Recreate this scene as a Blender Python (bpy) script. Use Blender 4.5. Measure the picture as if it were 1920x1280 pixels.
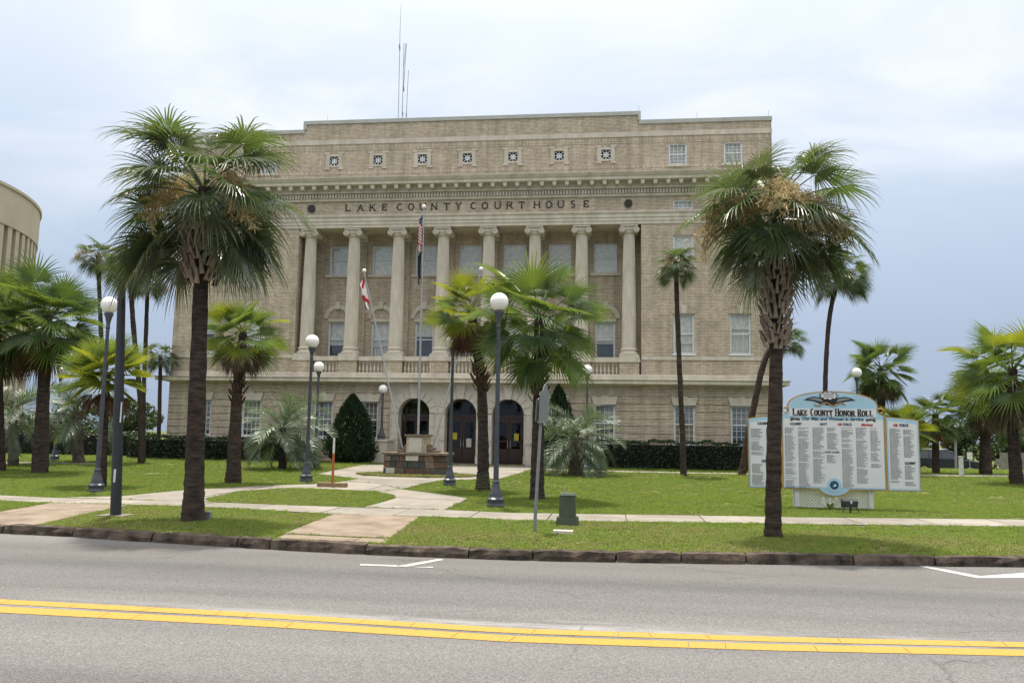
import bpy, bmesh, math, random
import numpy as np
from mathutils import Matrix, Vector
for o in list(bpy.data.objects): bpy.data.objects.remove(o)
scene = bpy.context.scene
col = scene.collection
R = math.radians
rnd = random.Random(7)

# ------------------------------------------------------------------ camera
F, PITCH, ROLL, YAW, CH = 1549.46, 0.113287, 0.016822, -0.122381, 1.6
_cy, _sy, _cp, _sp = math.cos(YAW), math.sin(YAW), math.cos(PITCH), math.sin(PITCH)
FW = Vector((_sy*_cp, _cy*_cp, _sp)); _r = Vector((_cy, -_sy, 0)); _u = _r.cross(FW)
RT = math.cos(ROLL)*_r + math.sin(ROLL)*_u
UP = -math.sin(ROLL)*_r + math.cos(ROLL)*_u
cam_d = bpy.data.cameras.new('camera'); cam = bpy.data.objects.new('camera', cam_d); col.objects.link(cam)
cam_d.sensor_width = 36; cam_d.lens = 36*F/1920; cam_d.clip_end = 3000; cam_d.clip_start = .05
M = Matrix.Identity(4)
for i in range(3): M[i][0] = RT[i]; M[i][1] = UP[i]; M[i][2] = -FW[i]
M[2][3] = CH
cam.matrix_world = M
scene.camera = cam

# ------------------------------------------------------------------ world, sun, exposure
SUN_EL, SUN_AZ = 77, -26          # azimuth measured from +Y (behind the court house) towards +X
w = bpy.data.worlds.new('World'); scene.world = w; w.use_nodes = True
nt = w.node_tree; N = nt.nodes; L = nt.links; N.clear()
def wn(t, **k):
    n = N.new(t)
    for a, b in k.items(): setattr(n, a, b)
    return n
out = wn('ShaderNodeOutputWorld'); bg = wn('ShaderNodeBackground'); bg.inputs[1].default_value = 0.1
sky = wn('ShaderNodeTexSky', sky_type='NISHITA'); sky.sun_disc = False
sky.sun_elevation = R(SUN_EL); sky.sun_rotation = R(SUN_AZ); sky.dust_density = 3; sky.ozone_density = 1.5
tc = wn('ShaderNodeTexCoord'); sep = wn('ShaderNodeSeparateXYZ'); L.new(tc.outputs['Generated'], sep.inputs[0])
elev = wn('ShaderNodeMapRange'); elev.inputs[1].default_value = 0.0; elev.inputs[2].default_value = 0.75
L.new(sep.outputs[2], elev.inputs[0])
ramp = wn('ShaderNodeValToRGB'); cr = ramp.color_ramp
cr.elements[0].position = 0; cr.elements[0].color = (.29, .36, .475, 1)
cr.elements[1].position = 1; cr.elements[1].color = (1.9, 1.88, 1.85, 1)
for p_, c_ in ((.16, (.34, .415, .54, 1)), (.42, (.52, .60, .715, 1)), (.62, (.70, .75, .82, 1))):
    e = cr.elements.new(p_); e.color = c_
L.new(elev.outputs[0], ramp.inputs[0])
mp = wn('ShaderNodeMapping'); mp.inputs['Scale'].default_value = (1.6, 1.6, 4.2); mp.inputs['Location'].default_value = (.3, .1, .55)
L.new(tc.outputs['Generated'], mp.inputs[0])
nz = wn('ShaderNodeTexNoise'); nz.inputs['Scale'].default_value = 1.5; nz.inputs['Detail'].default_value = 7; nz.inputs['Roughness'].default_value = .55
nz.inputs['Distortion'].default_value = .5
L.new(mp.outputs[0], nz.inputs['Vector'])
cm = wn('ShaderNodeMapRange'); cm.inputs[1].default_value = .5; cm.inputs[2].default_value = .72; cm.inputs[4].default_value = .85
L.new(nz.outputs[0], cm.inputs[0])
cl = wn('ShaderNodeMix', data_type='RGBA'); cl.inputs[7].default_value = (.82, .83, .845, 1)
em = wn('ShaderNodeMath', operation='MULTIPLY')
el2 = wn('ShaderNodeMapRange'); el2.inputs[1].default_value = .12; el2.inputs[2].default_value = .36; L.new(sep.outputs[2], el2.inputs[0])
L.new(cm.outputs[0], em.inputs[0]); L.new(el2.outputs[0], em.inputs[1])
# one brighter bank of cloud above the court house, broken up by the same noise
vd = wn('ShaderNodeVectorMath', operation='DOT_PRODUCT'); nrm = wn('ShaderNodeVectorMath', operation='NORMALIZE'); L.new(tc.outputs['Generated'], nrm.inputs[0]); L.new(nrm.outputs[0], vd.inputs[0]); vd.inputs[1].default_value = (-.315, .835, .447)
bk_ = wn('ShaderNodeMapRange'); bk_.interpolation_type = 'SMOOTHSTEP'; bk_.inputs[1].default_value = .955; bk_.inputs[2].default_value = 1.0; L.new(vd.outputs['Value'], bk_.inputs[0])
nb = wn('ShaderNodeMapRange'); nb.inputs[1].default_value = .36; nb.inputs[2].default_value = .56; L.new(nz.outputs[0], nb.inputs[0])
bm_ = wn('ShaderNodeMath', operation='MULTIPLY'); L.new(bk_.outputs[0], bm_.inputs[0]); L.new(nb.outputs[0], bm_.inputs[1])
mxm = wn('ShaderNodeMath', operation='MAXIMUM'); L.new(em.outputs[0], mxm.inputs[0]); L.new(bm_.outputs[0], mxm.inputs[1])
L.new(mxm.outputs[0], cl.inputs[0]); L.new(ramp.outputs[0], cl.inputs[6])
x10 = wn('ShaderNodeMix', data_type='RGBA', blend_type='MULTIPLY'); x10.inputs[0].default_value = 1; x10.inputs[7].default_value = (10, 10, 10, 1)
L.new(cl.outputs[2], x10.inputs[6])
mx = wn('ShaderNodeMix', data_type='RGBA'); mx.inputs[0].default_value = .9
L.new(sky.outputs[0], mx.inputs[6]); L.new(x10.outputs[2], mx.inputs[7])
L.new(mx.outputs[2], bg.inputs[0]); L.new(bg.outputs[0], out.inputs[0])

sd = bpy.data.lights.new('sun', 'SUN'); sun = bpy.data.objects.new('sun', sd); col.objects.link(sun)
sd.energy = 5.0; sd.angle = R(1.2); sd.color = (1, .95, .86)
sdir = Vector((math.sin(R(SUN_AZ))*math.cos(R(SUN_EL)), math.cos(R(SUN_AZ))*math.cos(R(SUN_EL)), math.sin(R(SUN_EL))))
sun.rotation_euler = sdir.to_track_quat('Z', 'Y').to_euler(); sun.location = (0, 20, 60)
vs = scene.view_settings; vs.view_transform = 'Standard'; vs.look = 'None'; vs.exposure = 0.45; vs.gamma = 1; vs.use_curve_mapping = False

# ------------------------------------------------------------------ terrain and pixel helpers
def ss(a, b, x):
    t = min(1, max(0, (x-a)/(b-a))); return t*t*(3-2*t)
def T(x, y):
    return .2*ss(18, 37, y) - .79*ss(49, 61, y)*ss(8, 15, x)
def ray(px, py): return FW + (px-960)/F*RT + (640-py)/F*UP
def gp(px, py, z=None):
    d = ray(px, py); o = Vector((0, 0, CH))
    if z is not None: return o + d*((z-CH)/d.z)
    t = 3.0
    while t < 400:
        p = o + d*t
        if p.z < T(p.x, p.y): break
        t += .05
    for _ in range(6):
        p = o + d*t; t += (T(p.x, p.y)-p.z)/d.z if abs(d.z) > 1e-6 else 0
    return o + d*t
def at(px, py, Y):
    d = ray(px, py); return Vector((0, 0, CH)) + d*(Y/d.y)
def ppm(P): return F/((Vector(P)-Vector((0, 0, CH))).dot(FW))

# ------------------------------------------------------------------ materials
MATS = {}
def new_mat(name):
    m = bpy.data.materials.new(name); m.use_nodes = True; MATS[name] = m
    return m, m.node_tree.nodes, m.node_tree.links, m.node_tree.nodes['Principled BSDF']
def c4(c): return (c[0], c[1], c[2], 1)
def pm(name, c1, c2=None, scale=8, rough=.8, bump=0, bscale=None, spec=.3, metal=0, detail=5, stretch=None, rnd_amt=0, transl=0, trcol=None):
    m, n, l, b = new_mat(name)
    b.inputs['Roughness'].default_value = rough; b.inputs['Specular IOR Level'].default_value = spec; b.inputs['Metallic'].default_value = metal
    c2 = c2 or tuple(x*.75 for x in c1)
    t = n.new('ShaderNodeTexCoord'); vec = t.outputs['Object']
    if stretch:
        mpn = n.new('ShaderNodeMapping'); mpn.inputs['Scale'].default_value = stretch; l.new(vec, mpn.inputs[0]); vec = mpn.outputs[0]
    nz = n.new('ShaderNodeTexNoise'); nz.inputs['Scale'].default_value = scale; nz.inputs['Detail'].default_value = detail; nz.inputs['Roughness'].default_value = .6
    l.new(vec, nz.inputs['Vector'])
    rp = n.new('ShaderNodeValToRGB'); rp.color_ramp.elements[0].position = .32; rp.color_ramp.elements[1].position = .68
    rp.color_ramp.elements[0].color = c4(c2); rp.color_ramp.elements[1].color = c4(c1)
    l.new(nz.outputs[0], rp.inputs[0]); colr = rp.outputs[0]
    if rnd_amt:
        oi = n.new('ShaderNodeObjectInfo'); mr = n.new('ShaderNodeMapRange'); mr.inputs[3].default_value = 1-rnd_amt; mr.inputs[4].default_value = 1+rnd_amt
        l.new(oi.outputs['Random'], mr.inputs[0])
        hs = n.new('ShaderNodeHueSaturation'); l.new(mr.outputs[0], hs.inputs['Value']); l.new(colr, hs.inputs['Color']); colr = hs.outputs[0]
    l.new(colr, b.inputs['Base Color'])
    if bump:
        bn = n.new('ShaderNodeTexNoise'); bn.inputs['Scale'].default_value = bscale or scale*3; bn.inputs['Detail'].default_value = 6; l.new(vec, bn.inputs['Vector'])
        bp = n.new('ShaderNodeBump'); bp.inputs['Strength'].default_value = bump; bp.inputs['Distance'].default_value = .02
        l.new(bn.outputs[0], bp.inputs['Height']); l.new(bp.outputs[0], b.inputs['Normal'])
    if transl:
        tr = n.new('ShaderNodeBsdfTranslucent'); mixs = n.new('ShaderNodeMixShader'); mixs.inputs[0].default_value = transl
        if trcol: tr.inputs[0].default_value = c4(trcol)
        else: l.new(colr, tr.inputs[0])
        o = n['Material Output']; l.new(b.outputs[0], mixs.inputs[1]); l.new(tr.outputs[0], mixs.inputs[2]); l.new(mixs.outputs[0], o.inputs[0])
    return m

def brick_mat(name, bw=.205, bh=.0715, cols=((.66, .555, .42), (.50, .415, .30)), mortar=(.21, .178, .132), soldier=False):
    m, n, l, b = new_mat(name)
    t = n.new('ShaderNodeTexCoord'); s = n.new('ShaderNodeSeparateXYZ'); l.new(t.outputs['Object'], s.inputs[0])
    ad = n.new('ShaderNodeMath'); l.new(s.outputs[0], ad.inputs[0]); l.new(s.outputs[1], ad.inputs[1])
    cb = n.new('ShaderNodeCombineXYZ'); l.new(ad.outputs[0], cb.inputs[0]); l.new(s.outputs[2], cb.inputs[1])
    bt = n.new('ShaderNodeTexBrick'); l.new(cb.outputs[0], bt.inputs['Vector'])
    bt.inputs['Scale'].default_value = 1; bt.inputs['Brick Width'].default_value = bw; bt.inputs['Row Height'].default_value = bh
    bt.inputs['Mortar Size'].default_value = .009; bt.inputs['Mortar Smooth'].default_value = .2; bt.inputs['Bias'].default_value = 0
    bt.offset = 0 if soldier else .5
    bt.inputs['Color1'].default_value = c4(cols[0]); bt.inputs['Color2'].default_value = c4(cols[1]); bt.inputs['Mortar'].default_value = c4(mortar)
    nz = n.new('ShaderNodeTexNoise'); nz.inputs['Scale'].default_value = 1.1; nz.inputs['Detail'].default_value = 8; nz.inputs['Roughness'].default_value = .65; l.new(t.outputs['Object'], nz.inputs['Vector'])
    mr = n.new('ShaderNodeMapRange'); mr.inputs[1].default_value = .3; mr.inputs[2].default_value = .7; mr.inputs[3].default_value = .8; mr.inputs[4].default_value = 1.14
    l.new(nz.outputs[0], mr.inputs[0])
    sm = n.new('ShaderNodeMapping'); sm.inputs['Scale'].default_value = (2.6, 2.6, .16); l.new(t.outputs['Object'], sm.inputs[0])
    sn = n.new('ShaderNodeTexNoise'); sn.inputs['Scale'].default_value = 1.4; sn.inputs['Detail'].default_value = 7; l.new(sm.outputs[0], sn.inputs['Vector'])
    sr = n.new('ShaderNodeMapRange'); sr.inputs[1].default_value = .3; sr.inputs[2].default_value = .62; sr.inputs[3].default_value = .8; sr.inputs[4].default_value = 1.05; l.new(sn.outputs[0], sr.inputs[0])
    mm = n.new('ShaderNodeMath'); mm.operation = 'MULTIPLY'; l.new(mr.outputs[0], mm.inputs[0]); l.new(sr.outputs[0], mm.inputs[1])
    hs = n.new('ShaderNodeHueSaturation'); l.new(bt.outputs[0], hs.inputs['Color']); l.new(mm.outputs[0], hs.inputs['Value']); l.new(hs.outputs[0], b.inputs['Base Color'])
    bp = n.new('ShaderNodeBump'); bp.invert = True; bp.inputs['Strength'].default_value = .6; bp.inputs['Distance'].default_value = .01
    l.new(bt.outputs['Fac'], bp.inputs['Height']); l.new(bp.outputs[0], b.inputs['Normal'])
    b.inputs['Roughness'].default_value = .9; b.inputs['Specular IOR Level'].default_value = .2
    return m
brick_mat('brick')
brick_mat('soldier', bw=.072, bh=.6, soldier=True)
pm('stone', (.64, .58, .475), (.46, .41, .325), 1.5, .85, .15, 30, .2, detail=9, stretch=(1.6, 1.6, .5))
pm('stone_pale', (.57, .52, .44), (.45, .405, .335), 2, .85, .15, 30, .2)
pm('coping', (.47, .47, .42), (.38, .38, .34), 2, .6, 0)
pm('white_paint', (.72, .74, .74), (.6, .62, .62), 5, .5)
pm('bronze', (.035, .026, .018), (.02, .015, .011), 6, .5, spec=.4)
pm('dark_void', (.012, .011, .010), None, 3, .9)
pm('wood_door', (.04, .017, .011), (.022, .010, .007), 5, .35, stretch=(8, 8, 1), spec=.5)
pm('roofing', (.25, .24, .22), None, 3, .9)
pm('curtain', (.80, .755, .66), (.54, .51, .45), 6, .9, stretch=(3, 3, .25))
pm('film', (.90, .86, .78), (.58, .555, .50), 5, .8, detail=8, rnd_amt=.12)
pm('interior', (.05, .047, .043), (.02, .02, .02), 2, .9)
pm('lamp_iron', (.066, .075, .094), (.038, .044, .056), 9, .42, .1, 40, .5)
pm('pole_black', (.032, .034, .038), (.02, .021, .024), 5, .45, spec=.45)
pm('globe', (.86, .85, .82), (.82, .80, .76), 2, .22, spec=.5)
pm('steel', (.42, .43, .42), (.33, .34, .34), 6, .45, metal=.4, spec=.5)
pm('galv', (.25, .27, .27), (.19, .2, .2), 12, .55, metal=.2)
pm('concrete', (.245, .222, .188), (.165, .148, .123), 1.4, .92, .2, 60, .2, detail=10, rnd_amt=.13)
pm('concrete_warm', (.245, .196, .147), (.13, .102, .074), 1.7, .92, .25, 60, .2, detail=10)
pm('kerb', (.11, .084, .065), (.022, .018, .015), 5, .95, .5, 25, .15, detail=9, rnd_amt=.18)
pm('soil', (.075, .10, .025), (.12, .115, .05), 1.2, .95, .3, 40, .1, detail=10)
pm('yellow_paint', (.40, .235, .042), (.29, .175, .045), 26, .8, .2, 90, .2, detail=9)
pm('white_marking', (.44, .43, .415), (.27, .265, .255), 14, .7, .2, 90, .2, detail=9)
pm('trunk', (.078, .058, .046), (.02, .015, .012), 2.2, .95, .9, 9, .15, stretch=(2, 2, 7), detail=9)
pm('trunk_grey', (.19, .16, .125), (.055, .042, .033), 2.2, .95, .9, 9, .15, stretch=(2, 2, 7), detail=9)
pm('trunk_mossy', (.10, .085, .055), (.04, .05, .025), 4, .95, .9, 12, .15, stretch=(2, 2, 4), detail=9)
pm('boot', (.31, .25, .195), (.12, .09, .068), 5, .9, .4, 25, .2, rnd_amt=.25)
pm('boot_brown', (.125, .07, .042), (.05, .028, .018), 5, .9, .4, 25, .2, rnd_amt=.25)
pm('sabal_leaf', (.088, .11, .056), (.056, .075, .039), 3, .28, spec=.9, rnd_amt=.3, transl=.25, trcol=(.17, .21, .06))
pm('fan_leaf', (.10, .16, .042), (.068, .118, .033), 3, .32, spec=.5, rnd_amt=.28, transl=.3, trcol=(.25, .33, .045))
pm('fan_leaf_dark', (.07, .115, .04), (.046, .08, .03), 3, .32, spec=.5, rnd_amt=.28, transl=.25, trcol=(.17, .25, .045))
pm('fan_leaf_yellow', (.15, .19, .022), (.09, .14, .02), 3, .38, spec=.5, rnd_amt=.25, transl=.33, trcol=(.4, .42, .03))
pm('pindo_leaf', (.13, .17, .10), (.08, .115, .065), 3, .42, spec=.5, rnd_amt=.2, transl=.2, trcol=(.16, .22, .08))
pm('dead_leaf', (.15, .085, .045), (.075, .042, .024), 3, .9, spec=.2, rnd_amt=.3, transl=.15)
pm('dead_grey', (.19, .145, .10), (.1, .075, .055), 3, .9, spec=.2, rnd_amt=.3, transl=.15)
pm('petiole', (.16, .17, .05), (.11, .12, .035), 3, .5)
pm('flower', (.58, .47, .26), (.36, .27, .13), 9, .85, spec=.2, rnd_amt=.2, transl=.3)
pm('flower_pale', (.52, .50, .19), (.38, .36, .12), 9, .85, spec=.2, rnd_amt=.2, transl=.3)
pm('hedge_leaf', (.022, .045, .014), (.012, .026, .008), 6, .45, spec=.4, transl=.12, trcol=(.05, .09, .01))
pm('conifer_leaf', (.02, .046, .016), (.010, .026, .009), 6, .6, spec=.3, transl=.1, trcol=(.03, .07, .01))
pm('broad_leaf', (.04, .07, .02), (.02, .038, .012), 4, .5, spec=.4, transl=.2, trcol=(.09, .14, .02))
pm('grass_blade', (.145, .20, .036), (.10, .155, .027), .9, .6, spec=.3, rnd_amt=.3, transl=.4, trcol=(.28, .36, .05))
pm('grass_dry', (.27, .25, .095), (.18, .185, .05), .9, .6, spec=.3, rnd_amt=.3, transl=.3, trcol=(.27, .28, .07))
pm('sign_white', (.66, .67, .67), (.62, .63, .63), 2, .5)
pm('sign_blue', (.36, .55, .66), (.33, .51, .62), 2, .5)
pm('sign_gold', (.42, .26, .075), (.33, .2, .06), 5, .5)
pm('ink', (.02, .02, .022), (.02, .02, .022), 5, .6)
pm('ink_grey', (.16, .16, .165), (.13, .13, .135), 5, .7)
pm('ink_red', (.45, .03, .035), None, 5, .6)
pm('ink_navy', (.03, .04, .11), None, 5, .6)
pm('ink_teal', (.02, .10, .15), None, 5, .6)
pm('lattice', (.62, .62, .60), (.5, .5, .48), 8, .6)
pm('green_box', (.075, .095, .06), (.055, .073, .046), 6, .6, .1, 40)
pm('marker_orange', (.44, .11, .03), (.34, .085, .03), 7, .6)
pm('marker_white', (.7, .68, .64), None, 9, .6)
pm('timber', (.30, .21, .115), (.17, .115, .06), 6, .8, .3, 25, stretch=(1, 8, 8))
pm('flag_black', (.014, .014, .018), (.010, .010, .012), 5, .8)
pm('car_paint', (.028, .038, .055), (.024, .033, .048), 2, .22, spec=.6, metal=.3)
pm('tyre', (.018, .018, .018), None, 6, .85)
pm('chrome', (.5, .5, .5), None, 4, .2, metal=.9)
pm('headlamp', (.6, .62, .65), None, 4, .1, spec=.8)
pm('round_concrete', (.47, .41, .32), (.39, .335, .26), .35, .9, .1, 8, .2)
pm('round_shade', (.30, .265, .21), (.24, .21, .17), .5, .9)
pm('block_wall', (.26, .25, .235), (.17, .165, .155), 1.5, .9, .2, 20)
pm('notice_yellow', (.5, .4, .04), None, 4, .6)
for nm_, a_, b_ in (('mstone_a', (.15, .085, .062), (.07, .042, .032)), ('mstone_b', (.12, .12, .105), (.05, .055, .05)), ('mstone_c', (.22, .175, .125), (.11, .085, .06)),
                    ('mstone_d', (.17, .105, .07), (.09, .055, .04)), ('mstone_e', (.085, .09, .085), (.045, .05, .05))):
    pm(nm_, a_, b_, 7, .85, .5, 25, .25, detail=9)
pm('plaque', (.52, .50, .43), (.44, .42, .36), 6, .6)
pm('mortar', (.16, .145, .12), (.09, .08, .07), 8, .95)

def mth(n, l, op, a, b_=None):
    q = n.new('ShaderNodeMath'); q.operation = op
    for i, v in enumerate((a, b_)):
        if v is None: continue
        if isinstance(v, (int, float)): q.inputs[i].default_value = v
        else: l.new(v, q.inputs[i])
    return q.outputs[0]
def asphalt():
    m, n, l, b = new_mat('asphalt')
    t = n.new('ShaderNodeTexCoord'); v = t.outputs['Object']
    big = n.new('ShaderNodeTexNoise'); big.inputs['Scale'].default_value = .35; big.inputs['Detail'].default_value = 6
    st = n.new('ShaderNodeMapping'); st.inputs['Scale'].default_value = (.18, 1.6, 1); l.new(v, st.inputs[0]); l.new(st.outputs[0], big.inputs['Vector'])
    fine = n.new('ShaderNodeTexVoronoi'); fine.inputs['Scale'].default_value = 85; l.new(v, fine.inputs['Vector'])
    f2 = n.new('ShaderNodeTexNoise'); f2.inputs['Scale'].default_value = 60; f2.inputs['Detail'].default_value = 5; f2.inputs['Roughness'].default_value = .8; l.new(v, f2.inputs['Vector'])
    r1 = n.new('ShaderNodeValToRGB'); r1.color_ramp.elements[0].position = .3; r1.color_ramp.elements[1].position = .72
    r1.color_ramp.elements[0].color = (.088, .084, .081, 1); r1.color_ramp.elements[1].color = (.145, .138, .132, 1); l.new(big.outputs[0], r1.inputs[0])
    r2 = n.new('ShaderNodeMapRange'); r2.inputs[1].default_value = .3; r2.inputs[2].default_value = .7; r2.inputs[3].default_value = .62; r2.inputs[4].default_value = 1.4; l.new(f2.outputs[0], r2.inputs[0])
    hs = n.new('ShaderNodeHueSaturation'); l.new(r1.outputs[0], hs.inputs['Color']); l.new(r2.outputs[0], hs.inputs['Value'])
    r3 = n.new('ShaderNodeSeparateColor'); l.new(fine.outputs['Color'], r3.inputs[0])
    r4 = n.new('ShaderNodeMapRange'); r4.inputs[3].default_value = .7; r4.inputs[4].default_value = 1.32; l.new(r3.outputs[0], r4.inputs[0])
    hs2 = n.new('ShaderNodeHueSaturation'); l.new(hs.outputs[0], hs2.inputs['Color']); l.new(r4.outputs[0], hs2.inputs['Value'])
    # worn remains of an old lane line, and dark grit along the gutter
    sp = n.new('ShaderNodeSeparateXYZ'); l.new(v, sp.inputs[0])
    def band(c, wd):
        a = n.new('ShaderNodeMath'); a.operation = 'SUBTRACT'; l.new(sp.outputs[1], a.inputs[0]); a.inputs[1].default_value = c
        bb = n.new('ShaderNodeMath'); bb.operation = 'ABSOLUTE'; l.new(a.outputs[0], bb.inputs[0])
        q = n.new('ShaderNodeMapRange'); q.inputs[1].default_value = 0; q.inputs[2].default_value = wd; q.inputs[3].default_value = 1; q.inputs[4].default_value = 0; l.new(bb.outputs[0], q.inputs[0]); return q
    wn_ = n.new('ShaderNodeTexNoise'); wn_.inputs['Scale'].default_value = 1.2; wn_.inputs['Detail'].default_value = 9; wn_.inputs['Roughness'].default_value = .75
    ws = n.new('ShaderNodeMapping'); ws.inputs['Scale'].default_value = (.35, 2, 1); l.new(v, ws.inputs[0]); l.new(ws.outputs[0], wn_.inputs['Vector'])
    wr = n.new('ShaderNodeMapRange'); wr.inputs[1].default_value = .44; wr.inputs[2].default_value = .58; l.new(wn_.outputs[0], wr.inputs[0])
    mu = n.new('ShaderNodeMath'); mu.operation = 'MULTIPLY'; l.new(band(7.72, .42).outputs[0], mu.inputs[0]); l.new(wr.outputs[0], mu.inputs[1])
    mu2 = n.new('ShaderNodeMath'); mu2.operation = 'MULTIPLY'; l.new(mu.outputs[0], mu2.inputs[0]); mu2.inputs[1].default_value = .85
    mixw = n.new('ShaderNodeMix'); mixw.data_type = 'RGBA'; mixw.inputs[7].default_value = (.26, .25, .24, 1); l.new(mu2.outputs[0], mixw.inputs[0]); l.new(hs2.outputs[0], mixw.inputs[6])
    mg = n.new('ShaderNodeMath'); mg.operation = 'MULTIPLY'; l.new(band(11.3, 1.0).outputs[0], mg.inputs[0]); l.new(big.outputs[0], mg.inputs[1])
    mixg = n.new('ShaderNodeMix'); mixg.data_type = 'RGBA'; mixg.inputs[7].default_value = (.09, .08, .07, 1); l.new(mg.outputs[0], mixg.inputs[0]); l.new(mixw.outputs[2], mixg.inputs[6])
    cv = n.new('ShaderNodeTexVoronoi'); cv.feature = 'DISTANCE_TO_EDGE'; cv.inputs['Scale'].default_value = .42
    wz = n.new('ShaderNodeTexNoise'); wz.inputs['Scale'].default_value = 3; wz.inputs['Detail'].default_value = 6; l.new(v, wz.inputs['Vector'])
    wa = n.new('ShaderNodeMix'); wa.data_type = 'VECTOR'; wa.inputs[0].default_value = .22; l.new(v, wa.inputs[4]); l.new(wz.outputs['Color'], wa.inputs[5]); l.new(wa.outputs[1], cv.inputs['Vector'])
    ce = n.new('ShaderNodeMapRange'); ce.inputs[1].default_value = 0; ce.inputs[2].default_value = .007; ce.inputs[3].default_value = 1; ce.inputs[4].default_value = 0; l.new(cv.outputs[0], ce.inputs[0])
    cmk = n.new('ShaderNodeTexNoise'); cmk.inputs['Scale'].default_value = .5; l.new(v, cmk.inputs['Vector']); cmr = n.new('ShaderNodeMapRange'); cmr.inputs[1].default_value = .5; cmr.inputs[2].default_value = .6; cmr.inputs[4].default_value = .6; l.new(cmk.outputs[0], cmr.inputs[0])
    cf = mth(n, l, 'MULTIPLY', ce.outputs[0], cmr.outputs[0])
    mixc = n.new('ShaderNodeMix'); mixc.data_type = 'RGBA'; mixc.inputs[7].default_value = (.05, .047, .045, 1); l.new(cf, mixc.inputs[0]); l.new(mixg.outputs[2], mixc.inputs[6])
    sp_ = n.new('ShaderNodeTexVoronoi'); sp_.inputs['Scale'].default_value = 1.1; l.new(wa.outputs[1], sp_.inputs['Vector']); sr_ = n.new('ShaderNodeMapRange'); sr_.inputs[1].default_value = .02; sr_.inputs[2].default_value = .09; sr_.inputs[3].default_value = .55; sr_.inputs[4].default_value = 0; l.new(sp_.outputs[0], sr_.inputs[0])
    mixo = n.new('ShaderNodeMix'); mixo.data_type = 'RGBA'; mixo.inputs[7].default_value = (.06, .057, .055, 1); l.new(mth(n, l, 'MULTIPLY', sr_.outputs[0], cmr.outputs[0]), mixo.inputs[0]); l.new(mixc.outputs[2], mixo.inputs[6])
    wp = n.new('ShaderNodeMapRange'); wp.inputs[3].default_value = 1.0; wp.inputs[4].default_value = .84
    l.new(mth(n, l, 'MAXIMUM', mth(n, l, 'MAXIMUM', band(8.6, .4).outputs[0], band(5.4, .45).outputs[0]), band(10.1, .4).outputs[0]), wp.inputs[0])
    hw_ = n.new('ShaderNodeHueSaturation'); l.new(mixo.outputs[2], hw_.inputs['Color']); l.new(wp.outputs[0], hw_.inputs['Value'])
    l.new(hw_.outputs[0], b.inputs['Base Color'])
    bp = n.new('ShaderNodeBump'); bp.inputs['Strength'].default_value = .5; bp.inputs['Distance'].default_value = .008; l.new(fine.outputs[0], bp.inputs['Height']); l.new(bp.outputs[0], b.inputs['Normal'])
    b.inputs['Roughness'].default_value = .85; b.inputs['Specular IOR Level'].default_value = .25
asphalt()
def glass(name, tint, fac):
    m, n, l, b = new_mat(name); n.remove(b)
    tr = n.new('ShaderNodeBsdfTransparent'); tr.inputs[0].default_value = c4(tint); gl = n.new('ShaderNodeBsdfGlossy'); gl.inputs['Roughness'].default_value = .03
    nz = n.new('ShaderNodeTexNoise'); nz.inputs['Scale'].default_value = 1.5; t = n.new('ShaderNodeTexCoord'); l.new(t.outputs['Object'], nz.inputs['Vector'])
    bp = n.new('ShaderNodeBump'); bp.inputs['Strength'].default_value = .08; bp.inputs['Distance'].default_value = .05; l.new(nz.outputs[0], bp.inputs['Height']); l.new(bp.outputs[0], gl.inputs['Normal'])
    mi = n.new('ShaderNodeMixShader'); mi.inputs[0].default_value = fac
    l.new(tr.outputs[0], mi.inputs[1]); l.new(gl.outputs[0], mi.inputs[2]); l.new(mi.outputs[0], n['Material Output'].inputs[0])
glass('pane', (.93, .94, .93), .07)
glass('door_glass', (.3, .3, .3), .045)
glass('car_glass', (.10, .115, .13), .12)
def stripes(name, cols, axis, n_):   # flag cloth: repeated stripes from object coordinates (UV)
    m, n, l, b = new_mat(name)
    t = n.new('ShaderNodeUVMap'); s = n.new('ShaderNodeSeparateXYZ'); l.new(t.outputs[0], s.inputs[0])
    b.inputs['Roughness'].default_value = .8; b.inputs['Specular IOR Level'].default_value = .1
    return m, n, l, b, s
m, n, l, b, s = stripes('flag_us', None, 0, 13)
k_ = mth(n, l, 'LESS_THAN', mth(n, l, 'FRACT', mth(n, l, 'MULTIPLY', s.outputs[1], 6.5)), .5)
mA = n.new('ShaderNodeMix'); mA.data_type = 'RGBA'; mA.inputs[6].default_value = (.66, .64, .62, 1); mA.inputs[7].default_value = (.42, .03, .045, 1); l.new(k_, mA.inputs[0])
can = mth(n, l, 'MULTIPLY', mth(n, l, 'LESS_THAN', s.outputs[0], .4), mth(n, l, 'GREATER_THAN', s.outputs[1], .46))
vo = n.new('ShaderNodeTexVoronoi'); vo.inputs['Scale'].default_value = 14; l.new(s.inputs[0].links[0].from_socket, vo.inputs['Vector'])
st_ = mth(n, l, 'LESS_THAN', vo.outputs[0], .28)
mS = n.new('ShaderNodeMix'); mS.data_type = 'RGBA'; mS.inputs[6].default_value = (.02, .03, .11, 1); mS.inputs[7].default_value = (.6, .6, .62, 1); l.new(st_, mS.inputs[0])
mB = n.new('ShaderNodeMix'); mB.data_type = 'RGBA'; l.new(can, mB.inputs[0]); l.new(mA.outputs[2], mB.inputs[6]); l.new(mS.outputs[2], mB.inputs[7]); l.new(mB.outputs[2], b.inputs['Base Color'])
m, n, l, b, s = stripes('flag_saltire', None, 0, 1)
d1 = mth(n, l, 'LESS_THAN', mth(n, l, 'ABSOLUTE', mth(n, l, 'SUBTRACT', s.outputs[0], s.outputs[1])), .13)
d2 = mth(n, l, 'LESS_THAN', mth(n, l, 'ABSOLUTE', mth(n, l, 'SUBTRACT', mth(n, l, 'ADD', s.outputs[0], s.outputs[1]), 1.0)), .13)
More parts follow.
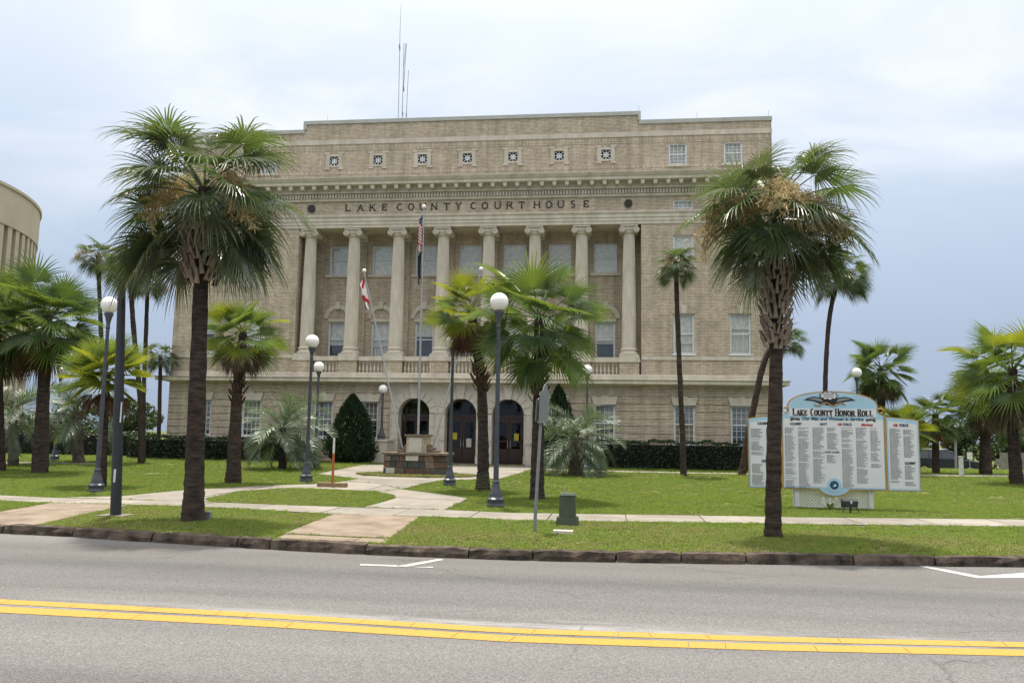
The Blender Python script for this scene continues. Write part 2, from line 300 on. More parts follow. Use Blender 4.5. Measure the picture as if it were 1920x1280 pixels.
mA = n.new('ShaderNodeMix'); mA.data_type = 'RGBA'; mA.inputs[6].default_value = (.70, .68, .65, 1); mA.inputs[7].default_value = (.45, .03, .035, 1)
l.new(mth(n, l, 'MAXIMUM', d1, d2), mA.inputs[0]); l.new(mA.outputs[2], b.inputs['Base Color'])

# ------------------------------------------------------------------ mesh helpers
class MB:
    def __init__(s): s.v = []; s.f = []
    def add(s, v, f):
        o = len(s.v); s.v += [tuple(x) for x in v]; s.f += [tuple(i+o for i in q) for q in f]; return s
    def box(s, a, b):
        x0, y0, z0 = a; x1, y1, z1 = b
        return s.add([(x0,y0,z0),(x1,y0,z0),(x1,y1,z0),(x0,y1,z0),(x0,y0,z1),(x1,y0,z1),(x1,y1,z1),(x0,y1,z1)],
                     [(0,3,2,1),(4,5,6,7),(0,1,5,4),(1,2,6,5),(2,3,7,6),(3,0,4,7)])
    def tube(s, pts, rad, n=10, cap=True, ph=0):
        pts = [Vector(p) for p in pts]; V = []; k = len(pts)
        if not hasattr(rad, '__len__'): rad = [rad]*k
        for i, p in enumerate(pts):
            t = (pts[min(i+1, k-1)]-pts[max(i-1, 0)]).normalized()
            a = t.cross(Vector((0, 1, 0)) if abs(t.y) < .9 else Vector((1, 0, 0))).normalized(); b = t.cross(a)
            for j in range(n):
                an = 2*math.pi*j/n+ph; V.append(p+(a*math.cos(an)+b*math.sin(an))*rad[i])
        Fc = [(i*n+j, i*n+(j+1) % n, (i+1)*n+(j+1) % n, (i+1)*n+j) for i in range(k-1) for j in range(n)]
        if cap: Fc += [tuple(range(n-1, -1, -1)), tuple((k-1)*n+j for j in range(n))]
        return s.add(V, Fc)
    def lathe(s, prof, c=(0, 0, 0), n=20, ph=0, sq=None):
        V = [(c[0]+r*math.cos(2*math.pi*j/n+ph), c[1]+r*math.sin(2*math.pi*j/n+ph), c[2]+z) for r, z in prof for j in range(n)]
        k = len(prof)
        Fc = [(i*n+j, i*n+(j+1) % n, (i+1)*n+(j+1) % n, (i+1)*n+j) for i in range(k-1) for j in range(n)]
        Fc += [tuple(range(n-1, -1, -1)), tuple((k-1)*n+j for j in range(n))]
        return s.add(V, Fc)
    def prism(s, poly, y0, y1):      # polygon in (x,z) pushed along y
        n = len(poly); V = [(x, y0, z) for x, z in poly]+[(x, y1, z) for x, z in poly]
        return s.add(V, [tuple(range(n)), tuple(range(2*n-1, n-1, -1))]+[(i, i+n, (i+1) % n+n, (i+1) % n) for i in range(n)])
    def slab(s, poly, z0, z1):       # polygon in (x,y); z0,z1 functions or numbers
        n = len(poly); g = lambda z, p: z(p[0], p[1]) if callable(z) else z
        V = [(p[0], p[1], g(z0, p)) for p in poly]+[(p[0], p[1], g(z1, p)) for p in poly]
        return s.add(V, [tuple(range(n-1, -1, -1)), tuple(range(n, 2*n))]+[(i, (i+1) % n, (i+1) % n+n, i+n) for i in range(n)])
    def mesh(s, name, mat, smooth=False):
        me = bpy.data.meshes.new(name); me.from_pydata(s.v, [], s.f)
        if mat: me.materials.append(MATS[mat] if isinstance(mat, str) else mat)
        if smooth: me.polygons.foreach_set('use_smooth', [True]*len(me.polygons))
        me.update(); return me
    def build(s, name, mat, parent=None, smooth=False, fix=True):
        me = s.mesh(name, mat, smooth)
        if fix:
            bm = bmesh.new(); bm.from_mesh(me); bmesh.ops.recalc_face_normals(bm, faces=bm.faces)
            bm.to_mesh(me); bm.free()
            if smooth:
                me.polygons.foreach_set('use_smooth', [True]*len(me.polygons))
                try: me.set_sharp_from_angle(angle=R(40))
                except Exception: pass
        return link(name, me, parent)
WM = {}
def link(name, me, parent=None, local=None):
    o = bpy.data.objects.new(name, me); col.objects.link(o)
    if parent is not None:
        o.parent = parent
        if local is None:
            o.matrix_parent_inverse = WM[parent].inverted(); WM[o] = Matrix.Identity(4)
        else:
            o.matrix_basis = local; WM[o] = WM[parent] @ local
    else:
        WM[o] = Matrix.Identity(4)
        if local is not None: o.matrix_basis = local; WM[o] = local.copy()
    return o
def tag(o, label, cat=None, group=None, kind=None):
    if label: o['label'] = label
    if cat: o['category'] = cat
    if group: o['group'] = group
    if kind: o['kind'] = kind
    return o
def thing(name, label, cat, loc=(0, 0, 0), rz=0, group=None, kind=None):
    o = bpy.data.objects.new(name, None); col.objects.link(o); o.empty_display_size = .3
    o.matrix_basis = Matrix.Translation(loc) @ Matrix.Rotation(rz, 4, 'Z'); WM[o] = o.matrix_basis.copy()
    return tag(o, label, cat, group, kind)
def struct(o, label=None): o['kind'] = 'structure'; return tag(o, label)
def wall_mesh(outer, holes, y, depth):
    """flat wall in the x-z plane at y with holes cut through and reveals of the given depth"""
    bm = bmesh.new(); loops = []
    for lp in [outer]+holes:
        vs_ = [bm.verts.new((x, y, z)) for x, z in lp]
        es = [bm.edges.new((vs_[i], vs_[(i+1) % len(vs_)])) for i in range(len(vs_))]; loops.append(vs_)
    bmesh.ops.triangle_fill(bm, use_beauty=True, edges=list(bm.edges), normal=(0, -1, 0))
    for vs_ in loops[1:]:
        bk = [bm.verts.new((q.co.x, y+depth, q.co.z)) for q in vs_]; k = len(vs_)
        for i in range(k): bm.faces.new((vs_[i], vs_[(i+1) % k], bk[(i+1) % k], bk[i]))
    b_ = MB(); bm.verts.index_update(); b_.v = [tuple(q.co) for q in bm.verts]; b_.f = [tuple(q.index for q in f.verts) for f in bm.faces]; bm.free()
    return b_
def rect(x0, x1, z0, z1): return [(x0, z0), (x1, z0), (x1, z1), (x0, z1)]
def archpts(cx, r, zs, n=14): return [(cx+r*math.cos(math.pi*i/n), zs+r*math.sin(math.pi*i/n)) for i in range(n+1)]

# ------------------------------------------------------------------ ground, road, kerb, walks
RZ = -.12
kpx = [(-160, 995), (0, 1000), (90, 1003), (200, 1011), (360, 1021), (530, 1032), (730, 1042), (960, 1050), (1200, 1055), (1500, 1059), (1920, 1063), (2080, 1064)]
kb = [gp(x, y, RZ) for x, y in kpx]
kb = [Vector((-40, kb[0].y+.1, RZ))]+kb+[Vector((40, kb[-1].y+.2, RZ))]; kx = [p.x for p in kb]; ky = [p.y for p in kb]
def kerb_y(x): return float(np.interp(x, kx, ky))
def gsheet(name, xs, ys, zf, mat):
    V = [(x, y, zf(x, y)) for y in ys for x in xs]; n = len(xs)
    b_ = MB(); b_.add(V, [(j*n+i, j*n+i+1, (j+1)*n+i+1, (j+1)*n+i) for j in range(len(ys)-1) for i in range(n-1)])
    return b_.build(name, mat, fix=False)
road_o = struct(gsheet('road', [-300, -60, -20, 0, 20, 60, 300], [-60, -20, 0, 6, 13], lambda x, y: RZ, 'asphalt'))
V = []; Fq = []
gx = [-600, -300, -120, -60]+[-40+2*i for i in range(41)]+[60, 120, 300, 600]
gy = [0, .3, 1, 3, 6]+[8+2*i for i in range(28)]+[70, 80, 110, 160, 300, 900]
V = [(x, kerb_y(x)+.16+g, T(x, kerb_y(x)+.16+g)-.02) for g in gy for x in gx]; n_ = len(gx)
ground = MB().add(V, [(j*n_+i, j*n_+i+1, (j+1)*n_+i+1, (j+1)*n_+i) for j in range(len(gy)-1) for i in range(n_-1)]).build('lawn_ground', 'soil', fix=False); struct(ground)

kerb = thing('kerb', None, None, (kb[6].x, kb[6].y, RZ), kind='structure')
x = -26; i = 0
while x < 22:
    ln = rnd.choice((.55, .9, 1.15, 1.3, 1.5)); x1 = x+ln
    y0, y1 = kerb_y(x+.012), kerb_y(x1-.012); a = []
    dz = rnd.uniform(-.008, .008); dy = rnd.uniform(-.012, .012); mb_ = MB(); sg = 6; prof = [(-.012, -.03), (.0, .07), (.03, .138), (.16, .15), (.185, -.03)]
    for s_ in range(sg+1):
        t_ = s_/sg; xx = x+.012+(ln-.024)*t_; yy = y0+(y1-y0)*t_+dy; e_ = .02 if s_ in (0, sg) else 0
        a += [(xx, yy+p0+rnd.uniform(-.014, .014)+(e_ if q < 3 else 0), RZ+p1+(dz+rnd.uniform(-.014, .010)-e_*.7 if p1 > 0 else 0)) for q, (p0, p1) in enumerate(prof)]
    m5 = len(prof)
    fc = [(s_*m5+q, (s_+1)*m5+q, (s_+1)*m5+q+1, s_*m5+q+1) for s_ in range(sg) for q in range(m5-1)]+[tuple(range(m5)), tuple(sg*m5+q for q in range(m5-1, -1, -1))]
    mb_.add(a, fc).build('kerb_stone', 'kerb', kerb); x = x1
# painted markings
def ln_px(pts, z): return [gp(a, b_, z) for a, b_ in pts]
def stripe(name, top, bot, mat, parent, gaps=True):
    tp = ln_px(top, RZ+.004); bt = ln_px(bot, RZ+.004); X0, X1 = max(tp[0].x, bt[0].x)-.0, min(tp[-1].x, bt[-1].x)
    mb_ = MB(); x = X0; sk = 0
    fy = lambda P, x: float(np.interp(x, [p.x for p in P], [p.y for p in P]))
    while x < X1:
        e = min(X1, x+(rnd.choice((.3, .5, .75, 1.1, 1.5)) if gaps else 9)); g = .003 if gaps else 0; sk0 = sk; sk = rnd.uniform(-.05, .05) if gaps else 0
        k = 3 if gaps else 8
        top_ = [(x+g+sk0+(e-x-2*g+sk-sk0)*i/k) for i in range(k+1)]; bot_ = [(x+g+(e-x-2*g)*i/k) for i in range(k+1)]
        v = [(q, fy(bt, q), RZ+.004) for q in bot_]+[(q, fy(tp, q), RZ+.004) for q in top_]
        mb_.add(v, [(i, i+1, i+k+2, i+k+1) for i in range(k)]); x = e
    return mb_.build(name, mat, parent, fix=False)
WM[road_o] = Matrix.Identity(4)
yt = [(-900, 1068), (-120, 1116), (0, 1122.5), (480, 1147.5), (960, 1177), (1440, 1192.5), (1920, 1203), (2900, 1213)]
stripe('yellow_stripe', yt, [(x, y+8.8+x*.0004) for x, y in yt], 'yellow_paint', road_o)
stripe('yellow_stripe', [(x, y+13.3+x*.0004) for x, y in yt], [(x, y+25+x*.0005) for x, y in yt], 'yellow_paint', road_o)
def poly_mark(pts, name='parking_line'):
    q = ln_px(pts, RZ+.004); MB().add([(p.x, p.y, p.z) for p in q], [tuple(range(len(q)))]).build(name, 'white_marking', road_o)
poly_mark([(675, 1056.5), (742, 1058.5), (748, 1061), (760, 1062), (812, 1061.8), (812, 1063.6), (675, 1059)])
poly_mark([(744, 1060.5), (822, 1047), (833, 1048.5), (764, 1061.5)])
poly_mark([(1722, 1061), (1738, 1060.5), (1838, 1079), (1832, 1083)])
poly_mark([(1832, 1083), (1838, 1079), (1990, 1068), (1990, 1082)])

# concrete walks: slabs cut out of outlines traced on the ground
walks = []                     # outlines in world xy, used to keep grass off
def clip(poly, ax, lo, hi):
    for sgn, lim in ((1, lo), (-1, hi)):
        o = []
        for i in range(len(poly)):
            p, q = poly[i], poly[(i+1) % len(poly)]
            dp, dq = sgn*(p[0]*ax[0]+p[1]*ax[1])-sgn*lim, sgn*(q[0]*ax[0]+q[1]*ax[1])-sgn*lim
            if dp >= 0: o.append(p)
            if (dp >= 0) != (dq >= 0):
                t = dp/(dp-dq); o.append((p[0]+t*(q[0]-p[0]), p[1]+t*(q[1]-p[1])))
        poly = o
        if len(poly) < 3: return []
    return poly
def area(p): return abs(sum(p[i][0]*p[(i+1) % len(p)][1]-p[(i+1) % len(p)][0]*p[i][1] for i in range(len(p))))/2
def walk(name, pts, mat, ang, step, off=0, lift=.006, world=False):
    P = [(q.x, q.y) for q in (gp(a, b_) for a, b_ in pts)] if not world else pts
    walks.append(P)
    th = thing(name, None, None, (P[0][0], P[0][1], T(*P[0])), kind='structure')
    ax = (math.cos(ang), math.sin(ang)); d = [p[0]*ax[0]+p[1]*ax[1] for p in P]
    lo = min(d)+off-step
    while lo < max(d):
        c = clip(P, ax, lo+.011, lo+step-.011)
        # keep the slabs smooth over the gentle rise
        if len(c) >= 3 and area(c) > .02:
            j_ = rnd.uniform(-.003, .003)
            MB().slab(c, lambda x, y: T(x, y)-.1, lambda x, y: T(x, y)+lift+j_).build('slab', mat, th)
        lo += step
    return th
sw_top = [(-500, 907), (-150, 922), (0, 928.5), (104, 933), (208, 936), (330, 939.5), (470, 944), (560, 948), (682, 951.5), (833, 956), (961, 961.5), (1240, 965.5), (1500, 969.5), (1920, 974), (2060, 976), (2600, 982)]
sw_bot = [(-500, 919), (-150, 934), (0, 938.5), (95, 942), (245, 946), (330, 948), (450, 953), (625, 963), (789, 967.5), (896, 971.5), (961, 975), (1240, 978.5), (1500, 982), (1920, 987), (2060, 989), (2600, 996)]
walk('sidewalk', sw_top+sw_bot[::-1], 'concrete', 0, 1.52, .3)
walk('approach_slab', [(626, 963.6), (789, 968), (775, 977), (731, 1009), (640, 1005), (533, 1000)], 'concrete_warm', 0, 9)
walk('approach_slab', [(533, 1001), (640, 1006.5), (729, 1010.5), (722, 1018), (516, 1009)], 'concrete_warm', 0, 1.3)
walk('driveway_walk', [(-150, 936.5), (0, 959.5), (95, 942.8), (245, 946.5), (160, 963), (80, 982), (60, 986), (-150, 978)], 'concrete_warm', 0, 3.1)
# main walk, left branch, ring round the monument and forecourt
mon_c = gp(781, 890.5)
walk('main_walk', [(682, 951), (722, 940), (742, 934), (739, 928), (706, 921), (755, 917.5), (847, 929), (877, 934.6), (833, 955.6)], 'concrete', 1.45, 1.35)
walk('branch_walk', [(104, 932.5), (230, 930), (341, 919), (431, 914), (503, 910), (586, 907.5), (650, 903), (706, 906), (755, 917), (706, 920.5), (641, 918), (560, 915), (521, 915), (445, 921.5), (384, 935), (395, 941), (330, 939), (208, 935.5)], 'concrete', 0, 1.5)
ringo = [(586, 907), (640, 904), (672, 897), (640, 893), (596, 888), (640, 879), (676, 872), (720, 870), (1000, 874), (993, 882), (939, 896.5), (870, 899), (831, 899.5), (793, 906), (755, 916.5), (706, 905.5), (650, 902.5)]
walk('forecourt', ringo, 'concrete', 1.5, 1.8)
walk('cross_walk', [(1001, 877.5), (1200, 883.3), (1330, 886), (1500, 889), (1500, 891.3), (1330, 888), (1200, 885.6), (1064, 882.5), (997, 881)], 'concrete', 0, 1.5)
walk('cross_walk', [(1700, 889), (2000, 891), (2000, 894.5), (1700, 892.5)], 'concrete', 0, 1.5)
walk('cross_walk', [(-80, 867), (60, 866), (180, 868), (180, 870), (60, 869), (-80, 871)], 'concrete', 0, 1.5)
isl = [(mon_c.x+2.2*math.cos(a), mon_c.y+1.25*math.sin(a)) for a in [2*math.pi*i/40 for i in range(40)]]
island = MB().slab(isl, lambda x, y: T(x, y)-.05, lambda x, y: T(x, y)+.035).build('planting_island', 'soil'); struct(island)

# grass: tufts instanced over the lawns
def in_poly(P, X, Y):
    ins = np.zeros(len(X), bool); n = len(P)
    for i in range(n):
        x1, y1 = P[i]; x2, y2 = P[(i+1) % n]
        if y1 == y2: continue
        c = ((y1 > Y) != (y2 > Y)) & (X < (x2-x1)*(Y-y1)/(y2-y1)+x1); ins ^= c
    return ins
rng = np.random.default_rng(3)
def tuft_obj(name, mat, blades, rad, h):
    mb_ = MB()
    for i in range(blades):
        a = rng.uniform(0, 6.28); r = rad*math.sqrt(rng.uniform()); bx, by = r*math.cos(a), r*math.sin(a); a2 = rng.uniform(0, 6.28); hh = h*rng.uniform(.55, 1.1); ln = hh*rng.uniform(.2, .9); wv = .0045+.002*rng.uniform()
        dx, dy = math.cos(a2), math.sin(a2); sx, sy = -dy*wv, dx*wv
        mb_.add([(bx-sx, by-sy, -.01), (bx+sx, by+sy, -.01), (bx+dx*ln*.35+sx*.8, by+dy*ln*.35+sy*.8, hh*.65), (bx+dx*ln*.35-sx*.8, by+dy*ln*.35-sy*.8, hh*.65), (bx+dx*ln, by+dy*ln, hh)], [(0, 1, 2, 3), (3, 2, 4)])
    return bpy.data.objects.new(name, mb_.mesh(name, mat))
def scatter(name, src, pts, smin, smax, label):
    me = bpy.data.meshes.new(name); me.from_pydata(pts, [], []); o = bpy.data.objects.new(name, me); col.objects.link(o); WM[o] = Matrix.Identity(4)
    ng = bpy.data.node_groups.new(name, 'GeometryNodeTree'); ng.interface.new_socket('Geometry', in_out='INPUT', socket_type='NodeSocketGeometry'); ng.interface.new_socket('Geometry', in_out='OUTPUT', socket_type='NodeSocketGeometry')
    gi = ng.nodes.new('NodeGroupInput'); go = ng.nodes.new('NodeGroupOutput'); ip = ng.nodes.new('GeometryNodeInstanceOnPoints'); oi = ng.nodes.new('GeometryNodeObjectInfo'); oi.inputs[0].default_value = src
    rv = ng.nodes.new('FunctionNodeRandomValue'); rv.data_type = 'FLOAT_VECTOR'; rv.inputs[0].default_value = (-.15, -.15, 0); rv.inputs[1].default_value = (.15, .15, 6.28)
    rs = ng.nodes.new('FunctionNodeRandomValue'); rs.data_type = 'FLOAT'; rs.inputs[2].default_value = smin; rs.inputs[3].default_value = smax; rs.inputs['Seed'].default_value = 5
    k = ng.links; k.new(gi.outputs[0], ip.inputs['Points']); k.new(oi.outputs['Geometry'], ip.inputs['Instance']); k.new(rv.outputs[0], ip.inputs['Rotation']); k.new(rs.outputs[1], ip.inputs['Scale']); k.new(ip.outputs[0], go.inputs[0])
    md = o.modifiers.new('grass', 'NODES'); md.node_group = ng
    return tag(o, label, 'grass', kind='stuff')
def lawn_points(y0, y1, dens):
    A = []
    xl = lambda y: -y*.82-3; xr = lambda y: y*.52+3
    n = int((y1-y0)*(xr(y1)-xl(y1))*dens); X = rng.uniform(xl(y1), xr(y1), n); Y = rng.uniform(y0, y1, n)
    ok = (X > -Y*.82-3) & (X < Y*.52+3) & (Y > np.interp(X, kx, ky)+.17)
    for P in walks: ok &= ~in_poly(P, X, Y)
    ok &= ~((X > -22.7) & (X < 7.7) & (Y > 39.5))
    return X[ok], Y[ok]
src = tuft_obj('grass_tuft', 'grass_blade', 14, .06, .05); srcd = tuft_obj('grass_tuft_dry', 'grass_dry', 14, .06, .045); srcf = tuft_obj('grass_tuft_far', 'grass_blade', 14, .14, .075)
isx = rng.uniform(-2.2, 2.2, 1400); isy = rng.uniform(-1.25, 1.25, 1400); ik = (isx/2.2)**2+(isy/1.25)**2 < 1
ISP = [(mon_c.x+a, mon_c.y+b_, T(mon_c.x+a, mon_c.y+b_)+.03) for a, b_ in zip(isx[ik], isy[ik])]
P1, P2, P3 = [], [], []
def patch(x, y): return math.sin(x*1.3+1.7*math.sin(y*.9))+math.sin(y*2.1+x*.7)+.8*math.sin(x*3.1-y*2.3)
for y0, y1, dn in ((9.5, 16, 330), (16, 24, 190), (24, 31, 90)):
    X, Y = lawn_points(y0, y1, dn)
    for a, b_ in zip(X, Y):
        if patch(a*.8+3, b_*.8) > 2.05 and rng.uniform() < .7: continue
        dry = patch(a, b_)*.16 + (.55 if b_ < 15.6 else (.3 if -10 < a < -5 and b_ < 23 else .06))
        (P2 if rng.uniform() < dry else P1).append((a, b_, T(a, b_)-.02))
X, Y = lawn_points(31, 48, 26); P3 = [(a, b_, T(a, b_)-.02) for a, b_ in zip(X, Y)]
scatter('grass', src, P1, .7, 1.25, 'fresh green lawn grass round the walks')
scatter('grass', srcd, P2+ISP, .7, 1.2, 'dry yellowish grass mixed into the lawn and the roadside verge')
scatter('grass', srcf, P3, .7, 1.2, 'green lawn grass close to the court house')

# ------------------------------------------------------------------ court house
BY = 40.0; CX = -7.39; BL, BR = -22.6, 7.62; G0 = .2
court = thing('court_house', 'buff brick court house with eight tall columns and stone cornices', 'building', (CX, BY, G0))
PXL, PXR = -16.05, 1.35        # recess behind the columns
BAY = 2.333; COLX = [-15.554+BAY*i for i in range(8)]; BAYC = [(COLX[i]+COLX[i+1])/2 for i in range(7)]
mir = lambda x: 2*CX-x
WING = [3.375, 6.02]; WINGS = WING+[mir(x) for x in WING]
doorC = BAYC[2:5]; AR = .78; AZ = 2.58
def bpart(mb_, name, mat, parent=court, smooth=False): return mb_.build(name, mat, parent, smooth)
# ground floor
STL, STR = -10.92, 2*CX+10.92
gwin = [BAYC[0], BAYC[1], BAYC[5], BAYC[6]]+WINGS
GW = .5; GZ0, GZ1 = 1.38, 3.15
holes = [rect(x-GW, x+GW, GZ0, GZ1) for x in gwin]
hl = [h for h in holes if h[0][0] < STL]; hr = [h for h in holes if h[0][0] > STR]
bpart(wall_mesh(rect(BL, STL, G0-.3, 4.1), hl, BY+.03, .3), 'wall', 'brick')
bpart(wall_mesh(rect(STR, BR, G0-.3, 4.1), hr, BY+.03, .3), 'wall', 'brick')
z = 3.57; bands = []
while z > .4:
    bands.append((z-.352, z-.05)); z -= .352
bands.append((3.585, 4.08))
for z0, z1 in bands:
    mb_ = MB()
    for xa, xb in ((BL-.0, STL), (STR, BR)):
        cuts = sorted([(x-GW-.06, x+GW+.06) for x in gwin if xa < x < xb]) if (z0 < GZ1 and z1 > GZ0-.1) else []
        if z0 < 3.5 and z1 > 3.2: cuts = sorted([(x-.64, x+.64) for x in gwin if xa < x < xb])
        p = xa
        for c0, c1 in cuts+[(xb, xb)]:
            if c0 > p: bpart(MB().box((p, BY-.012, z0), (c0, BY+.03, z1)), 'brick_band', 'brick')
            p = c1
# lintels
for x in gwin:
    mb_ = MB(); zt = 3.58
    mb_.prism([(x-.52, 3.16), (x+.52, 3.16), (x+.64, zt-.02), (x+.40, zt-.02), (x+.40, zt-.06), (x+.14, zt-.06), (x+.14, zt), (x-.14, zt), (x-.14, zt-.06), (x-.40, zt-.06), (x-.40, zt-.02), (x-.64, zt-.02)], BY-.05, BY+.06)
    bpart(mb_, 'lintel', 'stone')
# entrance front
ah = [[(c-AR, G0+.02)]+[(c+AR, G0+.02)]+archpts(c, AR, AZ) for c in doorC]
bpart(wall_mesh(rect(STL, STR, G0-.02, 4.1), ah, BY-.03, .75), 'entrance_wall', 'stone_pale')
mb_ = MB(); 
for c in doorC:
    p = archpts(c, AR+.0, AZ, 18)
    for k in range(9):               # voussoirs
        a0, a1 = math.pi*k/9+.018, math.pi*(k+1)/9-.018
        r0, r1 = AR+.012, AR+.40
        if k == 4:
            q = [(c-.15, AZ+AR-.02), (c+.15, AZ+AR-.02), (c+.25, 4.07), (c-.25, 4.07)]
            MB().prism(q, BY-.17, BY).build('keystone', 'stone_pale', court); continue
        n4 = 3; q = [(c+r0*math.cos(a0+(a1-a0)*i/n4), AZ+r0*math.sin(a0+(a1-a0)*i/n4)) for i in range(n4+1)]+[(c+r1*math.cos(a1-(a1-a0)*i/n4), AZ+r1*math.sin(a1-(a1-a0)*i/n4)) for i in range(n4+1)]
        MB().prism(q, BY-.075, BY-.02).build('voussoir', 'stone_pale', court)
piers = [(STL, doorC[0]-AR), (doorC[0]+AR, doorC[1]-AR), (doorC[1]+AR, doorC[2]-AR), (doorC[2]+AR, STR)]
for xa, xb in piers:
    z = .62; w2 = (xa+xb)/2
    while z < 2.5:
        for u0, u1 in ((xa, w2-.13), (w2+.13, xb)):
            MB().box((u0+.004, BY-.075, z), (u1-.004, BY-.02, z+.655)).build('stone_block', 'stone_pale', court)
        z += .68
    MB().box((w2-.125, BY-.055, .62), (w2+.125, BY-.02, 2.62)).build('stone_block', 'stone_pale', court)
    MB().box((xa-.01, BY-.12, G0), (xb+.01, BY-.02, .6)).build('stone_block', 'stone_pale', court)
# doors
for c in doorC:
    d = MB(); yb = BY+.6
    d.box((c-AR, yb, G0+.02), (c-AR+.1, yb+.08, 2.58)); d.box((c+AR-.1, yb, G0+.02), (c+AR, yb+.08, 2.58)); d.box((c-AR, yb-.01, 2.42), (c+AR, yb+.08, 2.6))
    for i in range(9):
        a = math.pi*i/9; d.prism([(c+(AR-.08)*math.cos(a), AZ+(AR-.08)*math.sin(a)), (c+(AR-.08)*math.cos(a+.35), AZ+(AR-.08)*math.sin(a+.35)), (c+(AR+.02)*math.cos(a+.35), AZ+(AR+.02)*math.sin(a+.35)), (c+(AR+.02)*math.cos(a), AZ+(AR+.02)*math.sin(a))], yb, yb+.06)
    door = d.build('door', 'wood_door', court)
    for s_ in (-1, 1):
        lf = MB(); x0, x1 = (c-.66, c-.01) if s_ < 0 else (c+.01, c+.66)
        lf.box((x0, yb+.02, G0+.03), (x1, yb+.07, .95)); lf.box((x0, yb+.02, 2.25), (x1, yb+.07, 2.42)); lf.box((x0, yb+.02, .95), (x0+.1, yb+.07, 2.25)); lf.box((x1-.1, yb+.02, .95), (x1, yb+.07, 2.25))
        lf.box((x0+.12, yb+.005, G0+.18), (x1-.12, yb+.02, .8)); lf.box((x0, yb+.02, 1.28), (x1, yb+.06, 1.34))
        lf.build('door_leaf', 'wood_door', door)
        MB().box((x0+.1, yb+.04, .95), (x1-.1, yb+.045, 2.25)).build('door_glass', 'door_glass', door)
        MB().tube([(c+s_*.07, yb-.03, 1.0), (c+s_*.07, yb-.03, 1.35)], .014, 8).build('door_handle', 'steel', door)
    p = MB(); pt = archpts(c, AR-.09, AZ+.02); p.prism(pt, yb+.03, yb+.035); p.build('fanlight', 'door_glass', door)
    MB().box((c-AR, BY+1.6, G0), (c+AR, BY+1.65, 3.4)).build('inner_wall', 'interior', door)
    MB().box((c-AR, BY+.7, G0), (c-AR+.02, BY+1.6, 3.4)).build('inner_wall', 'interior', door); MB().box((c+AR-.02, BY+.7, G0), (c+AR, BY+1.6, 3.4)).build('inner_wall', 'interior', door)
    nx = {0: c+.42, 1: c-.38, 2: c+.36}[doorC.index(c)]
    MB().box((nx-.11, yb+.005, 1.36 if doorC.index(c) else 1.25), (nx+.11, yb+.02, 1.70 if doorC.index(c) else 1.55)).build('notice', 'notice_yellow', door)
    if doorC.index(c) == 1: MB().box((c+.2, yb+.005, 1.0), (c+.45, yb+.02, 1.42)).build('notice', 'plaque', door)
step = MB(); step.box((STL+.3, BY-.9, G0-.15), (STR-.3, BY+.9, G0+.02)); bpart(step, 'door_step', 'concrete')
# pedestals with entrance lamps come later as lamp things
MB().box((-11.62, 38.75, G0-.2), (-10.72, BY-.02, 1.22)).box((-11.67, 38.70, 1.22), (-10.67, BY-.02, 1.32)).build('pedestal', 'stone_pale', court)
MB().box((mir(-10.72), 38.75, G0-.2), (mir(-11.62), BY-.02, 1.22)).box((mir(-10.67), 38.70, 1.22), (mir(-11.67), BY-.02, 1.32)).build('pedestal', 'stone_pale', court)
# mid cornice, mitred all round
def ring(name, prof, mat, parent=court):
    """moulding that runs round the building: prof is (projection, z)"""
    mb_ = MB(); D2 = 62.0; V = []; n = len(prof)
    for (sx, sy) in ((0, 0), (1, 0), (1, 1), (0, 1)):
        for pr, z_ in prof: V.append((BR+pr if sx else BL-pr, D2+pr if sy else BY-pr, z_))
    fc = [(k*n+i, ((k+1) % 4)*n+i, ((k+1) % 4)*n+(i+1) % n, k*n+(i+1) % n) for k in range(4) for i in range(n)]
    return mb_.add(V, fc).build(name, mat, parent)
ring('lower_cornice', [(-.05, 4.06), (.10, 4.06), (.14, 4.10), (.52, 4.12), (.52, 4.26), (.58, 4.32), (.1, 4.38), (-.05, 4.38)], 'stone')
ring('plinth_course', [(-.02, 4.38), (.045, 4.38), (.045, 4.57), (.02, 4.60), (-.02, 4.60)], 'stone')
for xa, xb in ((BL, PXL), (PXR, BR)):
    inner = xb if xa == BL else xa
    ww = [x for x in WINGS if xa < x < xb]
    bpart(wall_mesh(rect(xa, xb, 4.3, 5.32), [], BY, .1), 'wall', 'brick')
    hs_ = [rect(x-.49, x+.49, 5.62, 7.55) for x in ww]+[rect(x-.49, x+.49, 9.9, 11.42) for x in ww]
    bpart(wall_mesh(rect(xa, xb, 5.3, 12.02), hs_, BY+.02, .25), 'wall', 'brick')
    bpart(wall_mesh(rect(xa, xb, 12.6, 14.1), [rect(x-.47, x+.47, 12.73, 13.15) for x in ww], BY+.02, .15), 'wall', 'brick')
    mb_ = MB(); mb_.box((xa-.01 if xa == BL else xa, BY-.05, 5.31), (xb+.01 if xb == BR else xb, BY+.05, 5.49)); bpart(mb_, 'string_course', 'stone')
    mb_ = MB()                       # shallow brick frames round the wing windows
    for x in ww:
        for s_ in (-1, 1): mb_.box((x+s_*.74-.02, BY+.002, 5.49), (x+s_*.74+.02, BY+.02, 7.9)); mb_.box((x+s_*.74-.015, BY-.015, 4.62), (x+s_*.74+.015, BY+.0, 5.3))
    bpart(mb_, 'brick_frame', 'brick')
    for x in ww:
        MB().prism([(x-.1, 7.57), (x+.1, 7.57), (x+.15, 7.95), (x-.15, 7.95)], BY-.04, BY+.03).build('keystone', 'stone', court)
        MB().box((x-.56, BY-.03, 7.56), (x-.12, BY+.03, 7.84)).box((x+.12, BY-.03, 7.56), (x+.56, BY+.03, 7.84)).build('lintel', 'soldier', court)
        MB().box((x-.6, BY-.06, 9.8), (x+.6, BY+.06, 9.9)).build('window_sill', 'stone', court)
